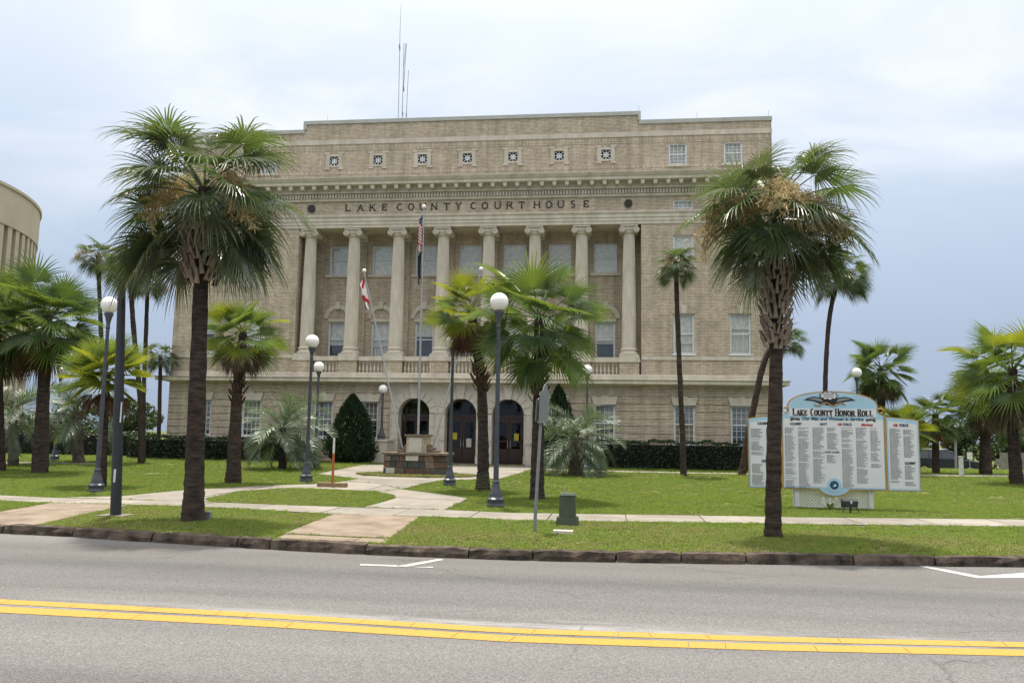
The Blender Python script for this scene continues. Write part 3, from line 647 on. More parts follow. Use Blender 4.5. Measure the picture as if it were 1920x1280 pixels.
# portico recess
YB = 41.7
bh = [rect(c-.5, c+.5, 5.55, 7.38) for c in BAYC]+[rect(c-.58, c+.58, 9.92, 11.42) for c in BAYC]
bpart(wall_mesh(rect(PXL, PXR, 4.3, 12.1), bh, YB, .2), 'portico_wall', 'brick')
for xs, sg in ((PXL, 1), (PXR, -1)):
    mb_ = MB().add([(xs, BY+.02, 4.3), (xs, YB, 4.3), (xs, YB, 12.1), (xs, BY+.02, 12.1)], [(0, 1, 2, 3)]); bpart(mb_, 'portico_side', 'brick')
mb_ = MB(); mb_.box((PXL, BY+.05, 12.04), (PXR, YB+.1, 12.1)); bpart(mb_, 'portico_ceiling', 'stone')
mb_ = MB(); mb_.box((PXL, BY+.02, 4.3), (PXR, YB+.1, 4.5)); bpart(mb_, 'balcony_floor', 'stone')
for xc in COLX:                      # wall pilasters behind the columns
    MB().box((xc-.3, YB-.1, 4.5), (xc+.3, YB-.002, 11.6)).build('pilaster', 'brick', court)
    MB().box((xc-.38, YB-.16, 11.6), (xc+.38, YB-.002, 12.03)).build('pilaster_capital', 'stone', court)
for c in BAYC:
    r0, r1, zs = .52, .74, 7.56
    q = archpts(c, r1, zs, 16)+archpts(c, r0, zs, 16)[::-1]
    a_ = MB(); n_ = 17
    V = [(x, YB-.07, z_) for x, z_ in q]+[(x, YB-.002, z_) for x, z_ in q]
    a_.add(V, [(i, i+1, 2*n_-2-i, 2*n_-1-i) for i in range(n_-1)]+[(i, i+2*n_, i+1+2*n_, i+1) for i in range(2*n_-1)])
    arch = bpart(a_, 'window_arch', 'stone')
    MB().prism([(c-.09, zs+r0-.03), (c+.09, zs+r0-.03), (c+.15, zs+r1+.14), (c-.15, zs+r1+.14)], YB-.13, YB-.002).build('keystone', 'stone', arch)
    MB().box((c-.55, YB-.06, 7.39), (c+.55, YB-.002, 7.55)).build('impost', 'stone', arch)
    MB().box((c-.78, YB-.08, 9.76), (c+.78, YB-.002, 9.9)).build('window_sill', 'stone', court)
# balustrade, columns
prof_b = [(.055, 0), (.055, .05), (.03, .07), (.035, .1), (.068, .2), (.06, .27), (.035, .40), (.028, .48), (.045, .52), (.03, .54), (.055, .57), (.055, .62)]
bme = MB().lathe(prof_b, n=10).mesh('baluster', 'stone', True)
for xc in COLX:
    MB().box((xc-.475, BY-.04, 4.60), (xc+.475, BY+.75, 5.2)).build('pedestal', 'brick', court)
    MB().box((xc-.49, BY-.07, 4.385), (xc+.49, BY+.75, 4.60)).build('pedestal_base', 'stone', court)
    MB().box((xc-.53, BY-.10, 5.2), (xc+.53, BY+.8, 5.30)).box((xc-.5, BY-.07, 5.3), (xc+.5, BY+.78, 5.44)).build('pedestal_cap', 'stone', court)
for i in range(7):
    x0, x1 = COLX[i]+.49, COLX[i+1]-.49
    MB().box((x0, BY+.02, 5.2), (x1, BY+.34, 5.42)).build('handrail', 'stone', court)
    b0 = MB(); xm = (x0+x1)/2; b0.box((x0, BY-.03, 4.43), (x1, BY+.34, 4.57))
    for u0, u1 in ((x0, xm-.52), (xm-.16, xm+.16), (xm+.52, x1)): b0.box((u0, BY-.03, 4.382), (u1, BY+.34, 4.43))
    bpart(b0, 'balustrade_base', 'stone')
    for k in range(7):
        link('baluster', bme, court, WM[court].inverted() @ Matrix.Translation((x0+.10+(x1-x0-.2)*k/6, BY+.17, 4.57)))
def column_meshes():
    sh = MB(); nf = 24; V = []; hts = [5.93, 6.4, 7.6, 8.8, 10.0, 11.0, 11.58]; rr = [.355, .35, .342, .328, .308, .288, .28]
    seg = nf*4
    for h, r in zip(hts, rr):
        for j in range(seg):
            a = 2*math.pi*j/seg; d = (0, .55, 1, .55)[j % 4]; V.append(((r-.022*d)*math.cos(a), (r-.022*d)*math.sin(a), h))
    sh.add(V, [(i*seg+j, i*seg+(j+1) % seg, (i+1)*seg+(j+1) % seg, (i+1)*seg+j) for i in range(len(hts)-1) for j in range(seg)])
    shaft = sh.mesh('shaft', 'stone')
    bs = MB(); bs.box((-.47, -.47, 5.44), (.47, .47, 5.56)); bs.lathe([(.46, 5.56), (.475, 5.61), (.46, 5.67), (.40, 5.69), (.385, 5.75), (.41, 5.79), (.425, 5.83), (.40, 5.87), (.37, 5.89), (.36, 5.94)], n=28)
    base = bs.mesh('column_base', 'stone')
    cp = MB(); cp.lathe([(.285, 11.56), (.33, 11.6), (.33, 11.64), (.36, 11.7), (.40, 11.76), (.40, 11.8)], n=28)
    cp.box((-.36, -.34, 11.78), (.36, .34, 11.90)); cp.box((-.43, -.41, 11.91), (.43, .41, 11.995))
    for s_ in (-1, 1):
        c0 = (s_*.35, 11.74)
        disc = [(c0[0]+.15*math.cos(2*math.pi*i/18), c0[1]+.15*math.sin(2*math.pi*i/18)) for i in range(18)]
        cp.prism(disc, -.40, .40)
        # spiral fillet
        pts = []
        for i in range(34):
            a = math.pi/2+s_*(-1)*i*.42; r = .14-.0036*i; pts.append((c0[0]+r*math.cos(a), -.405, c0[1]+r*math.sin(a)))
        cp.tube(pts, .017, 6); cp.lathe([(.0, 0)], n=3) if False else None
    return shaft, base, cp.mesh('capital', 'stone')
shm, bsm, cpm = column_meshes()
for me in (shm, bsm, cpm):
    bm = bmesh.new(); bm.from_mesh(me); bmesh.ops.recalc_face_normals(bm, faces=bm.faces); bm.to_mesh(me); bm.free()
for xc in COLX:
    m4 = WM[court].inverted() @ Matrix.Translation((xc, BY+.42, 0))
    c_ = link('column', shm, court, m4); link('column_base', bsm, c_, Matrix.Identity(4)); link('capital', cpm, c_, Matrix.Identity(4))
# entablature
ring('architrave', [(-.05, 12.0), (.02, 12.0), (.02, 12.15), (.05, 12.16), (.05, 12.32), (.085, 12.33), (.085, 12.5), (.13, 12.53), (.15, 12.6), (.05, 12.66), (-.05, 12.66)], 'stone')
mb_ = MB(); mb_.box((PXL, BY-.015, 12.005), (PXR, BY+.9, 12.6)); bpart(mb_, 'architrave_beam', 'stone')
bpart(wall_mesh(rect(PXL, PXR, 12.6, 14.1), [], BY+.018, .1), 'frieze', 'brick')
ring('bed_mould', [(-.02, 13.38), (.06, 13.38), (.09, 13.44), (.09, 13.50), (-.02, 13.5)], 'stone')
ring('dentil_back', [(-.02, 13.5), (.03, 13.5), (.03, 13.74), (.2, 13.76), (.2, 13.84), (-.02, 13.84)], 'stone')
dn = MB(); k = int((BR-BL)/.152)
for i in range(k+2):
    x = BL-.08+i*.152; dn.box((x, BY-.15, 13.515), (x+.088, BY-.05, 13.715))
dno = bpart(dn, 'dentil', 'stone'); dno['kind'] = 'stuff'
ring('modillion_back', [(-.02, 13.84), (.16, 13.84), (.16, 14.1), (-.02, 14.1)], 'stone')
mdm = MB().prism([(-.1, -.002), (.1, -.002), (.1, -.1), (.07, -.22), (-.07, -.22), (-.1, -.1)], -.52, -.15).mesh('modillion', 'stone')
for i in range(-1, 49):
    x = -15.18+.6145*(i-12)
    if BL-.2 < x < BR+.2: link('modillion', mdm, court, WM[court].inverted() @ Matrix.Translation((x, BY, 14.095)))
ring('cornice', [(-.02, 14.1), (.56, 14.1), (.56, 14.25), (.60, 14.27), (.66, 14.36), (.70, 14.42), (.70, 14.46), (.1, 14.53), (-.02, 14.53)], 'stone')
# attic
ath = [rect(BAYC[i]+.02-.24, BAYC[i]+.02+.24, 15.33, 15.80) for i in range(7)]+[rect(x-.45, x+.45, 14.97, 16.03) for x in [3.14, 5.80, mir(3.14), mir(5.80)]]
YA = BY+.06
bpart(wall_mesh([(BL, 14.5), (BR, 14.5), (BR, 17.1), (1.28, 17.1), (1.28, 17.56), (-16.05, 17.56), (-16.05, 17.1), (BL, 17.1)], ath, YA, .18), 'attic_wall', 'brick')
segs = lambda cuts: cuts
for z0, z1, pr, mt, nm in ((14.84, 14.985, .012, 'soldier', 'soldier_course'), (16.10, 16.425, .014, 'soldier', 'soldier_course'), (16.43, 16.68, .05, 'stone', 'stone_band')):
    mb_ = MB()
    if z0 < 15:
        cuts = sorted([(x-.52, x+.52) for x in [3.14, 5.80, mir(3.14), mir(5.80)]]); p = BL
        for a0, a1 in cuts+[(BR, BR)]:
            mb_.box((p, YA-pr, z0), (a0, YA+.05, z1)); p = a1
    else: mb_.box((BL-(.03 if mt == 'stone' else 0), YA-pr, z0), (BR+(.03 if mt == 'stone' else 0), YA+.05, z1))
    bpart(mb_, nm, mt)
cpg = MB(); D = .5
cpg.box((BL-.05, YA-.06, 17.08), (-16.02, YA+D, 17.28)); cpg.box((-16.09, YA-.062, 17.28), (-15.93, YA+D, 17.55)); cpg.box((-16.09, YA-.06, 17.55), (1.34, YA+D, 17.74)); cpg.box((1.2, YA-.062, 17.28), (1.34, YA+D, 17.55)); cpg.box((1.26, YA-.06, 17.08), (BR+.05, YA+D, 17.28))
bpart(cpg, 'coping', 'coping')
for x in [3.14, 5.80, mir(3.14), mir(5.80)]: MB().box((x-.58, YA-.06, 14.86), (x+.58, YA+.05, 14.965)).build('window_sill', 'stone', court)
# pierced grilles in the attic
for i in range(7):
    c = BAYC[i]+.02; zc = 15.565; fr = MB()
    for sx in (-1, 1):
        fr.box((c+sx*.34-.1, YA-.035, zc-.41), (c+sx*.34+.1, YA+.05, zc+.45))
    fr.box((c-.24, YA-.035, zc+.24), (c+.24, YA+.05, zc+.34)); fr.box((c-.24, YA-.035, zc-.34), (c+.24, YA+.05, zc-.24))
    for sx in (-1, 1): fr.box((c+sx*.37-.14, YA-.045, zc+.36), (c+sx*.37+.14, YA+.04, zc+.46)); fr.box((c+sx*.37-.14, YA-.045, zc-.46), (c+sx*.37+.14, YA+.04, zc-.36))
    gr = bpart(fr, 'grille_surround', 'stone')
    g = MB(); t_ = .016; yg0, yg1 = YA+.03, YA+.06
    for a, b_ in (((-.24, 0), (.24, 0)), ((0, -.24), (0, .24)), ((-.22, -.22), (-.1, -.1)), ((.22, .22), (.1, .1)), ((-.22, .22), (-.1, .1)), ((.22, -.22), (.1, -.1)),
                  ((-.1, -.1), (.1, -.1)), ((.1, -.1), (.1, .1)), ((.1, .1), (-.1, .1)), ((-.1, .1), (-.1, -.1)), ((-.24, -.24), (.24, -.24)), ((.24, -.24), (.24, .24)), ((.24, .24), (-.24, .24)), ((-.24, .24), (-.24, -.24)), ((-.1, -.1), (.1, .1)), ((-.1, .1), (.1, -.1))):
        dx, dz = b_[0]-a[0], b_[1]-a[1]; l_ = math.hypot(dx, dz); nx, nz_ = -dz/l_*t_, dx/l_*t_; yo = rnd.uniform(0, .004)
        g.prism([(c+a[0]-nx, zc+a[1]-nz_), (c+b_[0]-nx, zc+b_[1]-nz_), (c+b_[0]+nx, zc+b_[1]+nz_), (c+a[0]+nx, zc+a[1]+nz_)], yg0+yo, yg1+yo)
    g.build('grille', 'white_paint', gr); MB().box((c-.25, YA+.17, zc-.25), (c+.25, YA+.19, zc+.25)).build('vent_back', 'dark_void', gr)
# frieze medallions and lettering
for x in (-15.45, .73):
    MB().tube([(x, BY+.03, 13.03), (x, BY-.05, 13.03)], .2, 24).build('medallion', 'bronze', court)
def stroke_letter(ch, h, w_, t):
    mb_ = MB(); hw = w_/2
    def seg(a, b_, th=t):
        dx, dz = b_[0]-a[0], b_[1]-a[1]; l_ = math.hypot(dx, dz); nx, nz_ = -dz/l_*th/2, dx/l_*th/2; y_ = rnd.uniform(-.004, 0)
        mb_.prism([(a[0]-nx, a[1]-nz_), (b_[0]-nx, b_[1]-nz_), (b_[0]+nx, b_[1]+nz_), (a[0]+nx, a[1]+nz_)], y_-.03, y_)
    def arc(cx, cz, rx, rz, a0, a1, n=12):
        for i in range(n):
            p, q = a0+(a1-a0)*i/n, a0+(a1-a0)*(i+1)/n
            seg((cx+rx*math.cos(p), cz+rz*math.sin(p)), (cx+rx*math.cos(q), cz+rz*math.sin(q)), t*(.65+.35*abs(math.cos((p+q)/2))))
    def srf(x, z): seg((x-.8*t, z), (x+.8*t, z), t*.45)
    P = math.pi
    if ch == 'L': seg((-hw, 0), (-hw, h)); seg((-hw, t*.3), (hw, t*.3), t*.6); seg((hw, 0), (hw, h*.24), t*.6); srf(-hw, h)
    if ch == 'A': seg((-hw, 0), (0, h), t*.6); seg((hw, 0), (0, h)); seg((-hw*.6, h*.36), (hw*.6, h*.36), t*.5); srf(-hw, 0); srf(hw, 0)
    if ch == 'K': seg((-hw, 0), (-hw, h)); seg((-hw, h*.42), (hw*.8, h), t*.6); seg((-hw*.3, h*.55), (hw, 0)); srf(-hw, 0); srf(-hw, h); srf(hw, 0); srf(hw*.8, h)
    if ch == 'E': seg((-hw, 0), (-hw, h)); [seg((-hw, zz), (hw*q, zz), t*.6) for zz, q in ((t*.3, 1), (h*.52, .6), (h-t*.3, .95))]; seg((hw, 0), (hw, h*.24), t*.5); seg((hw*.95, h), (hw*.95, h*.76), t*.5)
    if ch == 'C': arc(0, h/2, hw, h/2, .28*P, 1.72*P)
    if ch == 'O': arc(0, h/2, hw*1.05, h/2, 0, 2*P, 18)
    if ch == 'U': seg((-hw, h), (-hw, h*.35)); arc(0, h*.35, hw, h*.35, P, 2*P); seg((hw, h), (hw, h*.35), t*.7); srf(-hw, h); srf(hw, h)
    if ch == 'N': seg((-hw, 0), (-hw, h), t*.7); seg((-hw, h), (hw, 0)); seg((hw, 0), (hw, h), t*.7); srf(-hw, 0); srf(hw, h); srf(-hw, h)
    if ch == 'T': seg((0, 0), (0, h)); seg((-hw, h-t*.3), (hw, h-t*.3), t*.6); srf(0, 0); seg((-hw, h), (-hw, h*.76), t*.5); seg((hw, h), (hw, h*.76), t*.5)
    if ch == 'Y': seg((0, 0), (0, h*.5)); seg((0, h*.48), (-hw, h)); seg((0, h*.48), (hw, h), t*.6); srf(0, 0); srf(-hw, h); srf(hw, h)
    if ch == 'R': seg((-hw, 0), (-hw, h)); seg((-hw, h-t*.3), (0, h-t*.3), t*.6); seg((-hw, h*.5), (0, h*.5), t*.6); arc(0, h*.75, hw*.8, h*.25, -P/2, P/2, 8); seg((0, h*.5), (hw, 0)); srf(-hw, 0); srf(hw, 0)
    if ch == 'H': seg((-hw, 0), (-hw, h)); seg((hw, 0), (hw, h)); seg((-hw, h*.52), (hw, h*.52), t*.5); [srf(a, b_) for a in (-hw, hw) for b_ in (0, h)]
    if ch == 'S': arc(0, h*.74, hw*.8, h*.26, .2*P, 1.5*P, 9); arc(0, h*.26, hw*.9, h*.26, .5*P, -.8*P, 10)
    return mb_
lx = [652.5, 675.7, 698.7, 721.2, 749.5, 770.5, 792.5, 814, 837.5, 859.5, 888, 909, 933, 955.7, 978, 1006.6, 1029, 1051.5, 1074.3, 1099.5]
for ch, px in zip('LAKECOUNTYCOURTHOUSE', lx):
    X = at(px, 386, BY-.02).x
    lt = stroke_letter(ch, .33, .26 if ch not in 'LES' else .21, .056)
    o = lt.build('letter', 'bronze', court); o.matrix_parent_inverse = WM[court].inverted() @ Matrix.Translation((X, BY+.014, 12.885))
# windows
def window(cx, z0, z1, hw, y, style, parent=court):
    f = MB(); t_ = .055; d = .07
    f.box((cx-hw, y, z0), (cx-hw+t_, y+d, z1)); f.box((cx+hw-t_, y, z0), (cx+hw, y+d, z1)); f.box((cx-hw+t_, y, z1-t_), (cx+hw-t_, y+d, z1)); f.box((cx-hw+t_, y, z0), (cx+hw-t_, y+d, z0+t_))
    win = bpart(f, 'window', 'white_paint', parent)
    zm = (z0+z1)/2
    if style != 'strip':
        MB().box((cx-hw+t_, y+.012, zm-.025), (cx+hw-t_, y+.06, zm+.03)).build('meeting_rail', 'white_paint', win)
        s_ = MB()
        for za, zb, yo in ((z0+t_, zm-.025, .035), (zm+.03, z1-t_, .02)):
            s_.box((cx-hw+t_, y+yo, za), (cx-hw+t_+.035, y+yo+.03, zb)); s_.box((cx+hw-t_-.035, y+yo, za), (cx+hw-t_, y+yo+.03, zb))
        s_.build('sash', 'white_paint', win)
    if style in ('grid', 'strip', 'grid_faint'):
        mu = MB(); nx, nz2 = (4, 2) if style == 'strip' else (4, 6)
        for i in range(1, nx): xx = cx-hw+t_+(2*hw-2*t_)*i/nx; mu.box((xx-.009, y+.028, z0+t_), (xx+.009, y+.05, z1-t_))
        for i in range(1, nz2):
            zz = z0+t_+(z1-z0-2*t_)*i/nz2
            if style == 'strip' or abs(zz-zm) > .1: mu.box((cx-hw+t_, y+.03, zz-.009), (cx+hw-t_, y+.052, zz+.009))
        mu.build('muntins', 'white_paint', win)
    MB().box((cx-hw+t_, y+.053, z0+t_), (cx+hw-t_, y+.057, zm)).build('pane', 'pane', win)
    MB().box((cx-hw+t_, y+.046, zm), (cx+hw-t_, y+.050, z1-t_)).build('pane', 'pane', win)
    if style == 'curtain' and rnd.random() < .35: style = 'grid_dark'
    bk = {'grid_dark': 'interior', 'film': 'film', 'curtain': 'curtain', 'grid': 'interior', 'strip': 'film', 'grid_faint': 'curtain'}[style]
    yb = y+(.075 if style == 'film' else .16)
    c_ = MB(); k = 16; V = []
    for i in range(k+1):
        xx = cx-hw+(2*hw)*i/k; yy = yb+(.02*math.sin(i*2.1) if bk == 'curtain' else 0); V += [(xx, yy, z0), (xx, yy, z1)]
    c_.add(V, [(2*i, 2*i+2, 2*i+3, 2*i+1) for i in range(k)]); c_.build('blind', bk, win)
    if style == 'grid':              # venetian blind part-way down
        bl = MB(); zz = z1-.08; stop = z0+(z1-z0)*rnd.choice((.0, .1, .35))
        while zz > stop+.06: bl.box((cx-hw+.06, y+.10, zz-.012), (cx+hw-.06, y+.13, zz+.012)); zz -= .06
        bl.build('venetian_blind', 'curtain', win)
    if style in ('curtain', 'grid_dark') and z0 < 9:
        MB().box((cx-hw+.06, y+.1, zm+rnd.uniform(-.55, .35)), (cx+hw-.06, y+.105, z1-.06)).build('roller_shade', 'film', win)
    return win
for x in gwin:
    window(x, GZ0, GZ1, GW, BY+.12, 'grid'); MB().box((x-.58, BY-.06, GZ0-.11), (x+.58, BY+.1, GZ0-.004)).build('window_sill', 'white_paint', court)
for x in WINGS:
    window(x, 5.62, 7.55, .49, BY+.1, 'curtain'); window(x, 9.9, 11.42, .49, BY+.1, 'film'); window(x, 12.73, 13.15, .47, BY+.05, 'strip')
    MB().box((x-.56, BY-.05, 5.53), (x+.56, BY+.1, 5.617)).build('window_sill', 'white_paint', court)
for x in [3.14, 5.80, mir(3.14), mir(5.80)]: window(x, 14.97, 16.03, .45, YA+.04, 'grid_faint')
for c in BAYC:
    window(c, 5.55, 7.38, .5, YB+.06, 'curtain'); window(c, 9.92, 11.42, .58, YB+.05, 'film')
# sides, back and roof
sb = MB(); sb.add([(BL, BY, G0-.3), (BL, 62, G0-.3), (BL, 62, 17.1), (BL, BY, 17.1)], [(0, 1, 2, 3)]); sb.add([(BR, BY, G0-.3), (BR, 62, G0-.3), (BR, 62, 17.1), (BR, BY, 17.1)], [(0, 1, 2, 3)]); sb.add([(BL, 62, G0-.3), (BR, 62, G0-.3), (BR, 62, 17.1), (BL, 62, 17.1)], [(0, 1, 2, 3)])
bpart(sb, 'side_wall', 'brick')
for xs in (BL, BR):
    for yy in (44, 49, 54, 59):
        for z0, z1 in ((1.38, 3.15), (5.62, 7.55), (9.9, 11.42)):
            sgn = -1 if xs == BL else 1
            fr = MB().box((min(xs, xs+sgn*.06), yy-.5, z0), (max(xs, xs+sgn*.06), yy+.5, z1)); wo = fr.build('window', 'white_paint', court)
            for q0, q1 in ((z0+.06, (z0+z1)/2-.03), ((z0+z1)/2+.03, z1-.06)): MB().box((min(xs+sgn*.061, xs+sgn*.066), yy-.44, q0), (max(xs+sgn*.061, xs+sgn*.066), yy+.44, q1)).build('pane', 'film', wo)
MB().box((BL+.02, YA+.3, 16.7), (BR-.02, 61.9, 16.8)).build('roof', 'roofing', court)
# recess backs so that no light leaks through the shell
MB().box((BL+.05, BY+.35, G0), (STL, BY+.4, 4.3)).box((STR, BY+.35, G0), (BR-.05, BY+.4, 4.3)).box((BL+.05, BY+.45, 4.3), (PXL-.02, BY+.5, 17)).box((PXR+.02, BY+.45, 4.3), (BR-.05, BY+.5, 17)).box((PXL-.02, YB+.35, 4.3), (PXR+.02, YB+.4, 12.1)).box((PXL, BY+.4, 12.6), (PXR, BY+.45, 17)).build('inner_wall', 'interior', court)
# lightning rods along the parapet
for x, z in ((-20.5, 17.28), (-14.9, 17.74), (1.25, 17.74), (4.1, 17.28), (7.55, 17.28)):
    MB().tube([(x, YA+.2, z-.02), (x, YA+.2, z+.38)], .008, 6).build('lightning_rod', 'galv', court)
# radio masts on the roof
def mast(label, pts, rad, extra=()):
    P = [at(a, b_, 47) for a, b_ in pts]; P[0].z = 16.7
    th = thing('radio_mast', label, 'antenna', P[0], group='radio masts on the court house roof')
    MB().tube(P, rad, 8).build('pole', 'galv', th)
    for (a, b_), r in extra:
        q = at(a, b_, 47); MB().tube([q-Vector((0, 0, .12)), q+Vector((0, 0, .12))], r, 8).build('clamp', 'galv', th)
    return th
mast('thin whip mast on the court house roof, tallest of the group', [(748, 226), (749.5, 92), (750, 60), (752, 8)], [.02, .018, .015, .008], (((749, 87), .04), ((749.6, 91), .04)))
th = mast('braced lattice mast of medium height on the court house roof', [(754.5, 226), (756, 150), (757.5, 82)], [.022, .02, .016], (((755, 214), .035), ((757, 168), .04)))
MB().tube([at(756.5, 168, 47), at(762, 82, 47)], .018, 6).tube([at(757, 125, 47), at(761, 82, 47)], .012, 6).build('brace', 'galv', th)
mast('short plain mast on the court house roof beside the lattice mast', [(761.5, 226), (763.5, 178), (766, 132)], [.02, .018, .014], (((761.8, 216), .035),))
# ------------------------------------------------------------------ palms
def norm(v): return v/np.linalg.norm(v)
def fan_leaf(seed, nseg, Rb, pet, pitch, bend, spread, droop, limp, cut=.45, cup=.25, jag=.12, fold=.5):
    """one palmate leaf in the x-z plane, hub at the origin: petiole, then pleated blades that split and droop"""
    g = np.random.default_rng(seed); mb_ = MB()
    k = 7; p = np.zeros(3); pts = [p.copy()]; a = pitch
    for i in range(k):
        a = pitch-bend*(i+1)/k; p = p+np.array([math.cos(a), 0, math.sin(a)])*pet/k; pts.append(p.copy())
    mb_.tube([Vector(q) for q in pts], [.024-.012*i/k for i in range(k+1)], 4, False)
    d = np.array([math.cos(a), 0, math.sin(a)]); s = np.array([0, 1., 0]); n = np.cross(d, s)*-1
    if n[2] < 0 and abs(pitch) < 1.4: n = -n
    st = [.03, .28, cut, .66, .84, 1.0]; dth = 2*spread/nseg
    down = np.array([0, 0, -1.])
    for i in range(nseg):
        th = -spread+dth*(i+.5)+g.uniform(-.2, .2)*dth*.4
        L_ = Rb*(.70+.30*math.cos(th*.72))*g.uniform(1-jag, 1.0)
        dr = norm(math.cos(th)*d+math.sin(th)*s+n*cup*(abs(math.sin(th))**1.5)); side = norm(np.cross(n, dr))
        q = pts[-1].copy(); V = []; lim = limp*g.uniform(.5, 1.5); lat = g.uniform(-.25, .25)
        u0 = 0
        for j, u in enumerate(st):
            du = u-u0; u0 = u
            dr = norm(dr+down*du*(droop*(.4+u)+(lim*3.2*(u-.5) if u > .5 else 0))+side*lat*du*(1 if u > cut else 0))
            q = q+dr*L_*du
            r = L_*u
            wd = r*math.tan(dth/2)*1.04 if u <= cut else L_*cut*math.tan(dth/2)*(1.04*(1-((u-cut)/(1-cut))**1.4)+.02)
            nn = norm(np.cross(dr, side)); 
            if nn@n < 0: nn = -nn
            wd *= .86 if u > cut else 1
            V += [q-side*wd+nn*wd*fold, q-nn*wd*fold*.5, q+side*wd+nn*wd*fold]
        fc = []
        for j in range(len(st)-1):
            b_ = 3*j; fc += [(b_, b_+1, b_+4, b_+3), (b_+1, b_+2, b_+5, b_+4)]
        mb_.add(V, fc)
    return mb_
def pinnate_leaf(seed, Lr, pitch, bend, nl=34):
    g = np.random.default_rng(seed); mb_ = MB(); k = 16; p = np.zeros(3); pts = [p.copy()]; ang = []
    for i in range(k):
        a = pitch-bend*((i+1)/k)**1.4; ang.append(a); p = p+np.array([math.cos(a), 0, math.sin(a)])*Lr/k; pts.append(p.copy())
    mb_.tube([Vector(q) for q in pts], [.02-.016*i/k for i in range(k+1)], 4, False)
    for i in range(nl):
        t = .2+.8*i/(nl-1); f_ = t*k; j = min(k-1, int(f_)); q0 = pts[j]+(pts[j+1]-pts[j])*(f_-j); a = ang[j]
        d = np.array([math.cos(a), 0, math.sin(a)]); n = np.array([-math.sin(a), 0, math.cos(a)]); s = np.array([0, 1., 0])
        for sg in (-1, 1):
            L_ = Lr*.34*(math.sin(math.pi*(.12+.8*t))**.7)*g.uniform(.85, 1.1)
            dr = norm(d*.75+s*sg*.75+n*.55+g.normal(size=3)*.07); q = q0.copy(); V = []; sd = norm(np.cross(dr, n)); 
            for jj, (u, wd) in enumerate(((0, .007), (.35, .012), (.7, .009), (1, .002))):
                if jj: 
                    dr = norm(dr+np.array([0, 0, -1.])*.2*jj*.6); q = q+dr*L_*(.35 if jj < 3 else .3)
                V += [q-sd*wd, q+sd*wd]
            mb_.add(V, [(2*j_, 2*j_+1, 2*j_+3, 2*j_+2) for j_ in range(3)])
    return mb_
PIT = [80, 62, 44, 26, 8, -12, -32, -52, -72]
LEAF = {}
def leaf_mesh(kind, pc, var):
    key = (kind, pc, var)
    if key not in LEAF:
        sd = pc*131+var*17+len(kind)*7; p = R(PIT[pc]); pv = (.8, 1.0, 1.2)[var]
        if kind == 'sabal': mb_ = fan_leaf(sd, 46, 1.12/pv**.5, .95*pv, p, .55 if pc < 6 else .3, R(128), .6, 1.15, .36, .30, .22)
        elif kind == 'fan': mb_ = fan_leaf(sd, 32, 1.12/pv**.4, 1.0*pv, p, .35 if pc < 6 else .2, R(116), .24, .4, .40, .22, .14, .85)
        elif kind == 'fanyoung': mb_ = fan_leaf(sd, 30, 1.15/pv**.4, .75*pv, p, .25, R(110), .1, .2, .45, .2, .1, .85)
        elif kind == 'dead': mb_ = fan_leaf(sd, 26, 1.15, .5, p, .35, R(75), .9, .8, .4, .5, .25)
        else: mb_ = pinnate_leaf(sd, 1.75, p, 1.25)
        LEAF[key] = mb_.mesh('frond_'+kind, 'petiole')
    return LEAF[key]
def boot_mesh():
    b_ = MB(); 
    # split leaf base: two prongs rising from a broad foot
    V = [(-.075, .0, 0), (.075, .0, 0), (.085, .06, .02), (-.085, .06, .02)]
    for s_ in (-1, 1):
        b_.add([(s_*.005, 0, 0), (s_*.085, 0, 0), (s_*.075, -.045, 0), (s_*.005, -.05, 0), (s_*.045, -.12, .26), (s_*.075, -.11, .25), (s_*.07, -.14, .25), (s_*.045, -.15, .26)],
               [(0, 1, 2, 3), (4, 5, 6, 7), (0, 1, 5, 4), (1, 2, 6, 5), (2, 3, 7, 6), (3, 0, 4, 7)])
    return b_.mesh('leaf_base', 'boot')
BOOT = boot_mesh()
def flower_mesh(seed, Lm, dens):
    g = np.random.default_rng(seed); mb_ = MB()
    def strand(p, d, ln, w_, k=3, sag=.5):
        V = []; side = norm(np.cross(d, g.normal(size=3)))
        for i in range(k+1):
            V += [p-side*w_, p+side*w_]; d = norm(d+np.array([0, 0, -1.])*sag/k+g.normal(size=3)*.08); p = p+d*ln/k
        mb_.add(V, [(2*i, 2*i+1, 2*i+3, 2*i+2) for i in range(k)]); return p
    # arching main stalk
    d = norm(np.array([.75, 0, .65])); p = np.zeros(3); pts = [p.copy()]
    for i in range(14):
        d = norm(d+np.array([0, 0, -1.])*.16); p = p+d*Lm/14; pts.append(p.copy())
    mb_.tube([Vector(q) for q in pts], [.014-.011*i/14 for i in range(15)], 4, False)
    for i in range(4, 15):
        for k in range(dens):
            d0 = norm(g.normal(size=3)+np.array([.2, 0, -.25])); b0 = pts[i]; L1 = Lm*.22*g.uniform(.5, 1.1)
            strand(b0, d0, L1, .004)
            for q in range(9):
                t = g.uniform(.2, 1); strand(b0+d0*L1*t+np.array([0, 0, -.15*t*t*L1]), norm(d0*.4+g.normal(size=3)*.7+np.array([0, 0, -.35])), L1*g.uniform(.25, .5), .0075, 2, .3)
    return mb_.mesh('flower_stalk', 'flower')
FLOW = [flower_mesh(i, 1.5, 8) for i in range(3)]
def set_mat(o, m):
    if len(o.data.materials) == 0: o.data.materials.append(None)
    o.material_slots[0].link = 'OBJECT'; o.material_slots[0].material = MATS[m]
